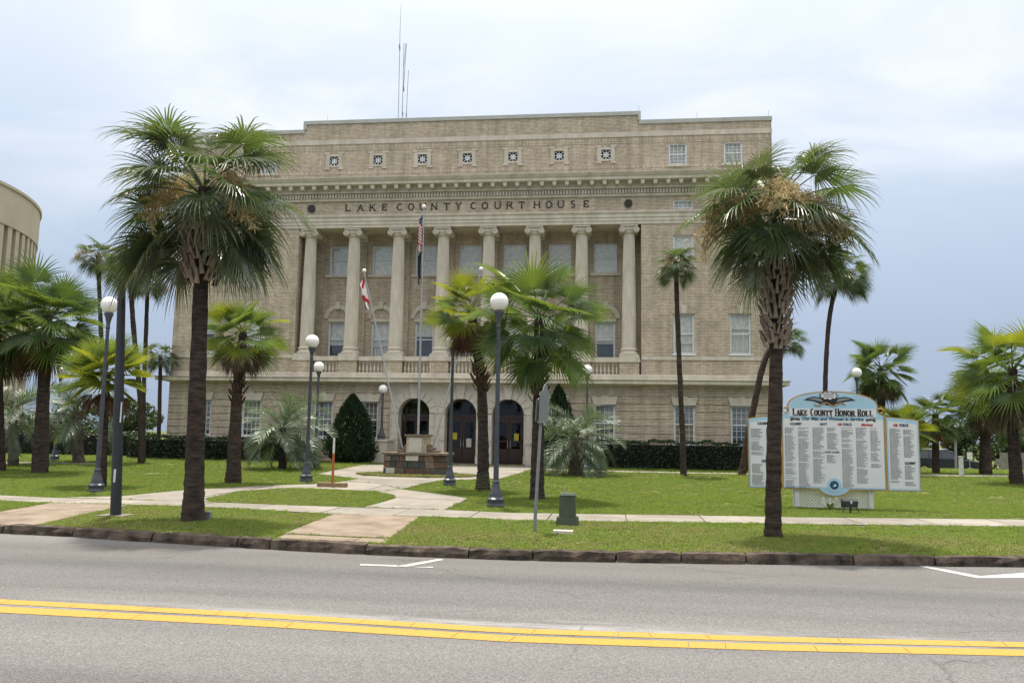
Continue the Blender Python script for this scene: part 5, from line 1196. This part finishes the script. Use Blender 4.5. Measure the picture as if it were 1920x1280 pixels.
# text
def text(body, x, z, size, mat, parent, y, shear=0, align='CENTER', bold=.0, width=None, name='lettering'):
    cu = bpy.data.curves.new(name, 'FONT'); cu.body = body; cu.size = size; cu.align_x = align; cu.shear = shear; cu.offset = bold; cu.extrude = .001; cu.resolution_u = 3
    to = bpy.data.objects.new('tmp', cu); col.objects.link(to); bpy.context.view_layer.update()
    me = bpy.data.meshes.new_from_object(to.evaluated_get(bpy.context.evaluated_depsgraph_get())); bpy.data.objects.remove(to); bpy.data.curves.remove(cu)
    me.materials.clear(); me.materials.append(MATS[mat]); me.name = name
    xs = [v.co.x for v in me.vertices]; wd = max(xs)-min(xs); k = (width/wd) if width else 1
    mid = (max(xs)+min(xs))/2 if align == 'CENTER' else min(xs)
    for v in me.vertices: v.co = ((v.co.x-mid)*k+x, y-v.co.z, v.co.y+z)
    return link(name, me, parent)
t0 = sp(1562, 775); bz = t0[1]
rb = panel([(xm-1.0, bz-.075), (xm+1.0, bz-.075), (xm+1.0, bz+.115), (xm-1.0, bz+.115)], SY-.012, SY-.006, 'ribbon', 'sign_white', main)
panel([(xm-.98, bz-.08), (xm-.76, bz-.12), (xm-.76, bz-.18), (xm-.9, bz-.16), (xm-.98, bz-.2)], SY-.010, SY-.006, 'ribbon_tail', 'galv', main); panel([(xm+.98, bz-.08), (xm+.76, bz-.12), (xm+.76, bz-.18), (xm+.9, bz-.16), (xm+.98, bz-.2)], SY-.010, SY-.006, 'ribbon_tail', 'galv', main)
xx = xm-.93
for wd_, w_ in (('LAKE', .36), ('COUNTY', .52), ('HONOR', .46), ('ROLL', .36)):
    nL = len(wd_); aw = (w_-.0)/nL
    for k, ch in enumerate(wd_):
        hh_ = .16 if k == 0 else .128; o = stroke_letter(ch, hh_, aw*(.66 if ch not in 'LE' else .52), .034).build('lettering', 'ink', main)
        o.matrix_parent_inverse = Matrix.Translation((xx+aw*(k+.5), SY-.0125, bz-.055)) @ Matrix.Scale(.12, 4, (0, 1, 0))
    xx += w_+.055
text('Our Men and Women in Service', xm, bz-.165, .115, 'ink_teal', main, SY-.012, shear=.35, bold=.004, width=1.42)
zh = sp(1562, 797.3)[1]
def head(b_, px, mat, par=main, shear=0, w_=.27): text(b_, sp(px, 850)[0], zh, .085, mat, par, SY-.013, shear=shear, bold=.004, width=w_)
head('U.S.ARMY', 1493.5, 'ink'); head('NAVY', 1545.5, 'ink_navy', w_=.17); head('AIR', 1576, 'ink_red', w_=.11); head('FORCE', 1590, 'ink_navy', w_=.20); head('Marines', 1627, 'ink_red', shear=.4, w_=.28)
head('AIR', 1680.5, 'ink_red', wr, w_=.12); head('FORCE', 1696.5, 'ink_navy', wr, w_=.20); head('U.S.ARMY', 1432, 'ink', wl, w_=.27)
zc = sp(1560, 849)[1]; text('COAST GUARD', sp(1560, 850)[0], zc, .065, 'ink', main, SY-.013, shear=.3, bold=.002, width=.34)
text('NAVY', sp(1436, 850)[0], sp(1436, 866)[1], .085, 'ink_navy', wl, SY-.013, bold=.004, width=.2); text('U.S.ARMY', sp(1706, 850)[0], sp(1706, 870)[1], .08, 'ink', wr, SY-.013, bold=.004, width=.25)
def names(px0, px1, py0, py1, par, seed, miss=.06):
    g = random.Random(seed); x0, z1 = sp(px0, py0); x1 = sp(px1, py0)[0]; z0 = sp(px0, py1)[1]; m_ = MB(); z = z1
    while z > z0:
        if g.random() > miss:
            ln = (x1-x0)*g.uniform(.55, .98); x = x0
            while x < x0+ln:                       # illegible name, word by word
                wd = g.uniform(.02, .06); m_.add([(x, SY-.0135, z), (min(x+wd, x0+ln), SY-.0135, z), (min(x+wd, x0+ln), SY-.0135, z+.0125), (x, SY-.0135, z+.0125)], [(0, 1, 2, 3)]); x += wd+.01
        z -= .0255
    o = m_.build('name_list', 'ink_grey', par, fix=False); o['kind'] = 'stuff'
for k, (a, b_, c, d) in enumerate(((1471, 1491, 802, 915), (1496, 1518, 802, 915), (1523, 1546, 802, 905), (1550, 1571, 802, 844), (1550, 1569, 853, 872), (1577, 1600, 802, 915), (1604, 1626, 802, 908), (1631, 1651, 803, 876))): names(a, b_, c, d, main, k)
for k, (a, b_, c, d) in enumerate(((1408, 1432, 804, 853), (1410, 1434, 870, 910), (1436, 1458, 804, 853), (1437, 1459, 870, 905))): names(a, b_, c, d, wl, 20+k)
for k, (a, b_, c, d) in enumerate(((1667, 1689, 804, 905), (1693, 1714, 804, 857), (1696, 1716, 873, 911))): names(a, b_, c, d, wr, 30+k)
# eagle emblem
ez = sp(1557, 750)[1]; ex = xm-.06
em_ = MB()
for s_ in (-1, 1):
    em_.prism([(ex+s_*.08, ez-.06), (ex+s_*.2, ez-.10), (ex+s_*.36, ez-.03), (ex+s_*.6, ez-.0), (ex+s_*.5, ez+.05), (ex+s_*.36, ez+.085), (ex+s_*.2, ez+.06), (ex+s_*.08, ez+.05)], SY-.014, SY-.006)
em_.prism([(ex-.1, ez-.12), (ex+.12, ez-.12), (ex+.16, ez+.03), (ex+.08, ez+.08), (ex-.08, ez+.06)], SY-.016, SY-.006)
emb = em_.build('eagle_emblem', 'ink', main)
wg = MB()
for s_ in (-1, 1): wg.prism([(ex+s_*.15, ez-.05), (ex+s_*.35, ez+.0), (ex+s_*.5, ez+.025), (ex+s_*.36, ez+.06), (ex+s_*.2, ez+.035)], SY-.018, SY-.014)
wg.build('wing_feathers', 'galv', emb)
def cloud(dx, dz, k, mt, y):
    pts = [(ex-.02+dx+(.19*k+.02*math.cos(a*9))*math.cos(a), ez+.105+dz+(.085*k+.014*math.cos(a*9))*math.sin(a)) for a in [2*math.pi*i/48 for i in range(48)]]
    panel(pts, y, SY-.014, 'emblem_cloud', mt, emb)
cloud(0, 0, 1.12, 'ink', SY-.019); cloud(0, 0, .96, 'sign_white', SY-.022)
for kz in (-.03, .01, .045): MB().tube([(ex-.14+.014*i, SY-.024, ez+.105+kz+.012*math.sin(i*1.3)) for i in range(18)], .005, 4).build('emblem_line', 'ink', emb)
MB().tube([(ex-.36+.045*i, SY-.02, ez-.10-.035*math.sin(i*.8)) for i in range(17)], .014, 6).build('emblem_scroll', 'sign_gold', emb)
# seal
sx, sz = sp(1564, 909); disc = lambda r, n=28: [(sx+r*math.cos(2*math.pi*i/n), sz+r*math.sin(2*math.pi*i/n)) for i in range(n)]
se = panel(disc(.165), SY-.014, SY-.010, 'seal_ground', 'sign_blue', main); panel(disc(.10), SY-.018, SY-.014, 'seal', 'ink_navy', se); panel(disc(.07), SY-.020, SY-.018, 'seal_centre', 'ink_teal', se); panel([(sx-.03, sz-.04), (sx+.05, sz-.02), (sx+.03, sz+.03), (sx-.01, sz)], SY-.022, SY-.020, 'seal_mark', 'sign_white', se)
# lattice skirt and legs
lx0, lx1 = sp(1489, 940)[0], sp(1635, 940)[0]; lz1 = zb+.02; lz0 = T(xm, SY)-.02
sk = MB().box((lx0, SY+.10, lz0), (lx0+.04, SY+.13, lz1)).box((lx1-.04, SY+.10, lz0), (lx1, SY+.13, lz1)).box((lx0+.04, SY+.10, lz1-.035), (lx1-.04, SY+.13, lz1)).box((lx0+.04, SY+.10, lz0+.03), (lx1-.04, SY+.13, lz0+.06)).build('lattice_frame', 'lattice', board)
hh = lz1-lz0
for s_, yo in ((1, .112), (-1, .120)):
    x = lx0-hh
    while x < lx1:
        a, b_ = (x, x+hh) if s_ > 0 else (x+hh, x)
        def cl_(xa, za, xb, zb_):
            out_ = []
            for t in (0, 1): pass
            t0_, t1_ = 0, 1
            dx = xb-xa
            lo, hi = sorted(((lx0+.03-xa)/dx, (lx1-.03-xa)/dx)); t0_, t1_ = max(0, lo), min(1, hi)
            return (xa+dx*t0_, za+(zb_-za)*t0_, xa+dx*t1_, za+(zb_-za)*t1_) if t1_ > t0_+.03 else None
        r_ = cl_(a, lz0, b_, lz1)
        if r_:
            w_ = .016; MB().prism([(r_[0]-w_, r_[1]), (r_[0]+w_, r_[1]), (r_[2]+w_, r_[3]), (r_[2]-w_, r_[3])], SY+yo-.004, SY+yo+.004).build('slat', 'lattice', sk)
        x += .075
for px in (xm-.85, xm+.85): MB().box((px-.05, SY+.05, lz0-.1), (px+.05, SY+.098, zs)).build('leg', 'lattice', board)
for px in ((xL+xA)/2, (xB+xR)/2): MB().box((xL+.05, SY+.05, zb+.3), (xR-.05, SY+.085, zb+.4)).build('back_rail', 'lattice', board) if px < xm else None
# floodlight and flowers at its foot
P = gp(1595, 962); th = thing('floodlight', 'black floodlight on short legs in front of the lattice', 'floodlight', P)
MB().add([(P.x-.14, P.y-.06, P.z+.14), (P.x+.14, P.y-.06, P.z+.14), (P.x+.17, P.y+.12, P.z+.12), (P.x-.17, P.y+.12, P.z+.12), (P.x-.16, P.y-.06, P.z+.27), (P.x+.16, P.y-.06, P.z+.27), (P.x+.18, P.y+.12, P.z+.31), (P.x-.18, P.y+.12, P.z+.31)], [(0, 3, 2, 1), (4, 5, 6, 7), (0, 1, 5, 4), (1, 2, 6, 5), (2, 3, 7, 6), (3, 0, 4, 7)]).build('housing', 'pole_black', th)
MB().box((P.x-.16, P.y+.12, P.z+.14), (P.x+.16, P.y+.125, P.z+.29)).build('lens', 'headlamp', th); MB().box((P.x-.02, P.y-.02, P.z-.03), (P.x+.02, P.y+.02, P.z+.15)).build('stem', 'pole_black', th)
for s_ in (-1, 1): MB().tube([(P.x+s_*.1, P.y, P.z+.16), (P.x+s_*.22, P.y-.05, P.z-.02)], .012, 6).build('leg', 'pole_black', th)
MB().box((P.x-.015, P.y-.075, P.z+.22), (P.x+.02, P.y-.06, P.z+.28)).build('label_plate', 'marker_white', th)
P = gp(1556, 956); th = thing('flower_clump', 'small clump of white flowers against the lattice', 'plant', P); g = random.Random(2)
lf = MB()
for i in range(26):
    a = g.uniform(0, 6.28); r = g.uniform(.03, .17); h = g.uniform(.1, .26); lf.add([(P.x, P.y, P.z-.01), (P.x+r*.5*math.cos(a)-.012, P.y+r*.3*math.sin(a), P.z+h*.6), (P.x+r*math.cos(a), P.y+r*.5*math.sin(a), P.z+h), (P.x+r*.5*math.cos(a)+.012, P.y+r*.3*math.sin(a), P.z+h*.6)], [(0, 1, 2, 3)])
lf.build('foliage', 'grass_dry', th)
for i in range(9):
    q = (P.x+g.uniform(-.17, .17), P.y-.03+g.uniform(-.05, .03), P.z+g.uniform(.14, .33)); b_ = MB()
    for k in range(5): a = k*1.257; b_.add([q, (q[0]+.035*math.cos(a-.4), q[1]-.01, q[2]+.035*math.sin(a-.4)), (q[0]+.05*math.cos(a), q[1]-.015, q[2]+.05*math.sin(a)), (q[0]+.035*math.cos(a+.4), q[1]-.01, q[2]+.035*math.sin(a+.4))], [(0, 1, 2, 3)])
    b_.build('flower', 'marker_white', th)

# ------------------------------------------------------------------ hedges, evergreens, far trees
def leaves(mb_, P, n_, size, g):
    for p in P:
        d = g.normal(size=3); d /= np.linalg.norm(d); e = np.cross(d, g.normal(size=3)); e /= np.linalg.norm(e); s1 = size*g.uniform(.6, 1.3); p = np.asarray(p)
        mb_.add([p-d*s1, p+e*s1*.45, p+d*s1, p-e*s1*.45], [(0, 1, 2, 3)])
def hedge(label, x0, x1, y0, y1, h, seed, n=9000):
    g = np.random.default_rng(seed); z = T((x0+x1)/2, y0); th = thing('hedge', label, 'hedge', ((x0+x1)/2, y0, z))
    xs = np.linspace(x0+.12, x1-.12, 24); V = []; 
    MB().box((x0+.12, y0+.12, z-.05), (x1-.12, y1-.12, z+h-.14)).build('dark_core', 'dark_void', th)  # solid dark core, its near-black colour stands in for the shade between leaves
    P = []
    for i in range(n):
        u = g.uniform(); x = x0+(x1-x0)*g.uniform(); bump = .05*math.sin(x*3.1+seed)+.04*math.sin(x*7.7)
        if u < .55: P.append((x, y0+bump+g.normal()*.05, z+h*g.uniform(0, 1)))
        elif u < .9: P.append((x, y0+(y1-y0)*g.uniform(), z+h+bump+g.normal()*.035))
        else: P.append((x0 if g.uniform() < .5 else x1, y0+(y1-y0)*g.uniform(), z+h*g.uniform()))
    mb_ = MB(); leaves(mb_, P, 0, .055, g); o = mb_.build('foliage', 'hedge_leaf', th, fix=False); o['kind'] = 'stuff'
hedge('clipped dark hedge under the wing windows nearest the honor roll board', -1.9, 7.9, 38.3, 39.6, 1.22, 1)
hedge('clipped dark hedge along the wing behind the feather leaved palm', -23.6, -14.6, 38.3, 39.6, 1.05, 2)
hedge('long hedge running on behind the palms beyond the court house corner', -42, -24.2, 40.5, 42.0, 1.2, 3, 8000)
def evergreen(label, base, px_w, px_top, seed, n=15000):
    g = np.random.default_rng(seed); B = base; sc = ppm(B); rw = px_w/2/sc; h = at(px_top[0], px_top[1], B.y).z-B.z
    th = thing('evergreen_shrub', label, 'shrub', B); MB().tube([B-Vector((0, 0, .1)), B+Vector((0, 0, h*.8))], [.07, .02], 8).build('trunk', 'trunk', th)
    P = []; 
    for i in range(n):
        t = g.uniform()**1.25; a = g.uniform(0, 6.283); rr = rw*(min(1, (t+.08)*4.0)**.5)*(1-t**1.9)**.8*(1+.16*math.sin(a*5+t*9)+.08*math.sin(a*11-t*17)); q = g.uniform(.72, 1.04)
        P.append((B.x+rr*q*math.cos(a), B.y+rr*q*math.sin(a), B.z+h*t))
    mb_ = MB()
    for p in P:
        p = np.array(p); out_ = np.array([p[0]-B.x, p[1]-B.y, 0]); out_ /= (np.linalg.norm(out_)+1e-6); d = norm(out_*.45+np.array([0, 0, 1.])+g.normal(size=3)*.25); e = norm(np.cross(d, g.normal(size=3))); s1 = .085*g.uniform(.6, 1.4)
        mb_.add([p-d*s1*.5, p+e*s1*.32, p+d*s1, p-e*s1*.32], [(0, 1, 2, 3)])
    o = mb_.build('foliage', 'conifer_leaf', th, fix=False); o['kind'] = 'stuff'
evergreen('dense cone shaped evergreen beside the pedestal lamp at the entrance', Vector((at(657, 868, 38.4).x, 38.4, .19)), 92, (654, 740), 1)
evergreen('dense dark evergreen half hidden behind the lush green fan palm', Vector((at(1046, 868, 38.6).x, 38.6, .19)), 72, (1046, 722), 2)
def broad_tree(label, px, pbase, Y, crown_px, seed, n=5000, group='broadleaf trees behind the grounds'):
    g = np.random.default_rng(seed); c0 = at(px, pbase, Y); B = Vector((c0.x, Y, T(c0.x, Y))); cx_, cy_, rx, ry = crown_px; C = at(cx_, cy_, Y); sc = ppm(C); rx, ry = rx/sc, ry/sc
    th = thing('broadleaf_tree', label, 'tree', B, group=group)
    tm = MB(); tm.tube([B-Vector((0, 0, .2)), B.lerp(C, .6), C], [.22, .16, .06], 8); 
    for k in range(6): a = k*1.05; tm.tube([B.lerp(C, .55), C+Vector((rx*.6*math.cos(a), rx*.6*math.sin(a), ry*.3*math.sin(a*2)))], [.09, .02], 6)
    tm.build('trunk', 'trunk', th)
    cl_ = [(g.normal(size=3)*np.array([rx*.5, rx*.5, ry*.45]), g.uniform(.28, .5)) for k in range(22)]; P = []
    for i in range(n):
        o_, r_ = cl_[g.integers(len(cl_))]; d = norm(g.normal(size=3)); P.append(np.array(C)+o_+d*np.array([rx, rx, ry])*r_*g.uniform(.7, 1.05))
    mb_ = MB(); leaves(mb_, P, 0, .17, g); o = mb_.build('crown', 'broad_leaf', th, fix=False); o['kind'] = 'stuff'
for k, (lab, px, Y, cp) in enumerate((('dark bushy tree behind the parked car', 1800, 78, (1800, 815, 62, 48)), ('dark bushy tree behind the block wall', 1890, 74, (1895, 812, 60, 56)), ('low bushy tree between the parked car and the honor roll board', 1715, 82, (1712, 835, 55, 34)),
        ('dark tree behind the silvery pindo palm by the hedge end', 20, 66, (15, 800, 62, 42)), ('dark low tree behind the far lamp between palm trunks', 110, 70, (115, 806, 66, 36)), ('leafy tree against the sky beside the court house corner', 235, 72, (232, 790, 46, 34)), ('dense tree at the far end of the block wall', 1985, 70, (1985, 800, 60, 60)), ('dense tree behind the flared palm trunk', -70, 62, (-70, 800, 70, 50)))):
    broad_tree(lab, px, 880, Y, cp, 50+k)

# ------------------------------------------------------------------ round building far left
Dc, RR = 92.0, 20.0; dr_ = ray(74, 430); an_ = math.atan2(dr_.x, dr_.y)-math.asin(RR/Dc); rc = Vector((Dc*math.sin(an_), Dc*math.cos(an_), 0))
tgt = math.sqrt(Dc*Dc-RR*RR); dt_ = ray(72, 402); ztop = CH+dt_.z/math.hypot(dt_.x, dt_.y)*tgt; zband = ztop-3.4
rbld = thing('round_building', 'round concrete building with vertical fins beyond the palms', 'building', (rc.x, rc.y, .2))
MB().lathe([(RR, zband), (RR+.0, ztop-.25), (RR+.12, ztop-.25), (RR+.12, ztop), (RR-.6, ztop), (RR-.6, ztop-.5)], (rc.x, rc.y, 0), 120).build('parapet', 'round_concrete', rbld, True)
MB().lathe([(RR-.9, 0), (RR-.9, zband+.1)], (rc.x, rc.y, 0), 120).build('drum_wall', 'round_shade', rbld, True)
fm = MB().box((RR-.95, -.33, .2), (RR-.08, .33, zband+.02)).mesh('fin', 'round_concrete')
for k in range(96):
    link('fin', fm, rbld, WM[rbld].inverted() @ Matrix.Translation((rc.x, rc.y, 0)) @ Matrix.Rotation(2*math.pi*k/96, 4, 'Z'))

# ------------------------------------------------------------------ parked car, block wall, posts at the right
CYc = 62.0; cb_ = at(1778, 889, CYc); cz = T(cb_.x, CYc); 
gz_ = cb_.z
car = thing('parked_car', 'dark blue grey sport utility car parked beyond the lawn behind a fan palm', 'car', (cb_.x, CYc, gz_), R(-24))
def cpart(mb_, nm, mt, par=car, smooth=False):
    me = mb_.mesh(nm, mt, smooth); bm = bmesh.new(); bm.from_mesh(me); bmesh.ops.recalc_face_normals(bm, faces=bm.faces); bm.to_mesh(me); bm.free()
    return link(nm, me, par, Matrix.Identity(4))
side = [(-2.2, .38), (-2.25, .7), (-2.2, 1.0), (-1.95, 1.08), (.75, 1.06), (1.3, 1.0), (2.0, .9), (2.22, .75), (2.25, .42), (1.9, .3), (-1.9, .3)]
b_ = MB(); b_.prism(side, -.88, .88); cpart(b_, 'body', 'car_paint')
roof = [(-2.08, 1.05), (-1.85, 1.55), (-1.55, 1.68), (-.1, 1.70), (.25, 1.6), (1.05, 1.04)]
b_ = MB(); k = len(roof); V = [(x, -.84+.16*max(0, (z-1.05)/.65), z) for x, z in roof]+[(x, .84-.16*max(0, (z-1.05)/.65), z) for x, z in roof]
b_.add(V, [tuple(range(k)), tuple(range(2*k-1, k-1, -1))]+[(i, i+k, (i+1) % k+k, (i+1) % k) for i in range(k)]); cab = cpart(b_, 'cabin', 'car_paint')
for s_ in (-1, 1):
    w_ = MB()
    for q in ([(-1.9, 1.12), (-1.7, 1.5), (-1.15, 1.56), (-1.15, 1.12)], [(-1.08, 1.12), (-1.08, 1.56), (-.35, 1.57), (-.35, 1.12)], [(-.28, 1.12), (-.28, 1.57), (.12, 1.53), (.78, 1.12)]):
        V = [(x, s_*(.852-.16*(z-1.05)/.65), z) for x, z in q]; link('side_window', MB().add(V, [(0, 1, 2, 3)]).mesh('side_window', 'car_glass'), cab, Matrix.Identity(4))
link('windscreen', MB().add([(.35, -.66, 1.56), (.35, .66, 1.56), (1.0, .78, 1.09), (1.0, -.78, 1.09)], [(0, 1, 2, 3)]).mesh('windscreen', 'car_glass'), cab, Matrix.Translation((.03, 0, .015)))
for x in (-1.4, 1.4):
    for s_ in (-1, 1):
        wh = cpart(MB().tube([(x, s_*.70, .36), (x, s_*.90, .36)], .36, 20), 'wheel', 'tyre'); link('rim', MB().tube([(x, s_*.89, .36), (x, s_*.91, .36)], .22, 14).mesh('rim', 'chrome'), wh, Matrix.Identity(4))
for s_ in (-1, 1):
    cpart(MB().box((2.1, s_*.62-.17, .70), (2.25, s_*.62+.17, .84)), 'headlight', 'headlamp'); cpart(MB().box((.72, s_*.95-.1, 1.08), (.88, s_*.95+.1, 1.2)), 'mirror', 'car_paint')
cpart(MB().box((2.22, -.42, .66), (2.262, .42, .84)), 'grille', 'chrome'); cpart(MB().box((2.15, -.86, .36), (2.33, .86, .58)), 'bumper', 'tyre'); cpart(MB().box((2.331, -.2, .44), (2.34, .2, .53)), 'number_plate', 'marker_white')
for s_ in (-1, 1): cpart(MB().tube([(-1.6, s_*.6, 1.74), (.0, s_*.6, 1.76)], .02, 6), 'roof_rail', 'chrome')
a = at(1868, 893, 58); b2 = at(2010, 897, 55); zt2 = at(1880, 848, 58).z
wl_ = thing('block_wall', 'grey concrete block wall behind the skirted fan palms', 'wall', a)
nrow = 6; hrow = (zt2-T(a.x, a.y)+1.0)/nrow; dvv = (b2-a); ln = dvv.length; dvv.normalize(); zb0 = zt2-nrow*hrow
bmesh_ = MB().box((.006, -.1, .006), (.594, .1, hrow-.006)).mesh('block', 'block_wall'); angw = math.atan2(dvv.y, dvv.x)
for r_ in range(nrow):
    for k in range(int(ln/.6)):
        q = Vector((a.x, a.y, zb0+r_*hrow))+Vector((dvv.x, dvv.y, 0))*(k*.6+(.3 if r_ % 2 else 0)); link('block', bmesh_, wl_, WM[wl_].inverted() @ Matrix.Translation(q) @ Matrix.Rotation(angw, 4, 'Z'))
P = gp(1803, 893); t_ = at(1803, 856, P.y); th = thing('white_post', 'short white post on the lawn edge near the parked car', 'post', P); MB().box((P.x-.07, P.y-.07, P.z-.1), (P.x+.07, P.y+.07, t_.z)).build('post', 'marker_white', th); MB().box((P.x-.085, P.y-.085, t_.z), (P.x+.085, P.y+.085, t_.z+.03)).build('post_cap', 'marker_white', th)
P = at(1818, 872, 56); P.z = T(P.x, 56); t_ = at(1818, 856, 56); th = thing('parking_sign', 'small white parking sign on a thin post near the car', 'sign', P); MB().tube([P-Vector((0, 0, .1)), t_+Vector((0, 0, .1))], .025, 8).build('post', 'galv', th); MB().box((t_.x-.16, 55.96, t_.z-.15), (t_.x+.16, 55.98, t_.z+.28)).build('sign_plate', 'marker_white', th)
P = at(1792, 870, 60); P.z = T(P.x, 60); t_ = at(1791, 800, 60); th = thing('utility_pole', 'thin grey pole rising behind the parked car', 'pole', P); MB().tube([P-Vector((0, 0, .1)), t_], [.09, .07], 10).build('pole', 'galv', th); MB().lathe([(.075, 0), (.08, .04), (.01, .1)], t_, 10).build('pole_cap', 'galv', th)
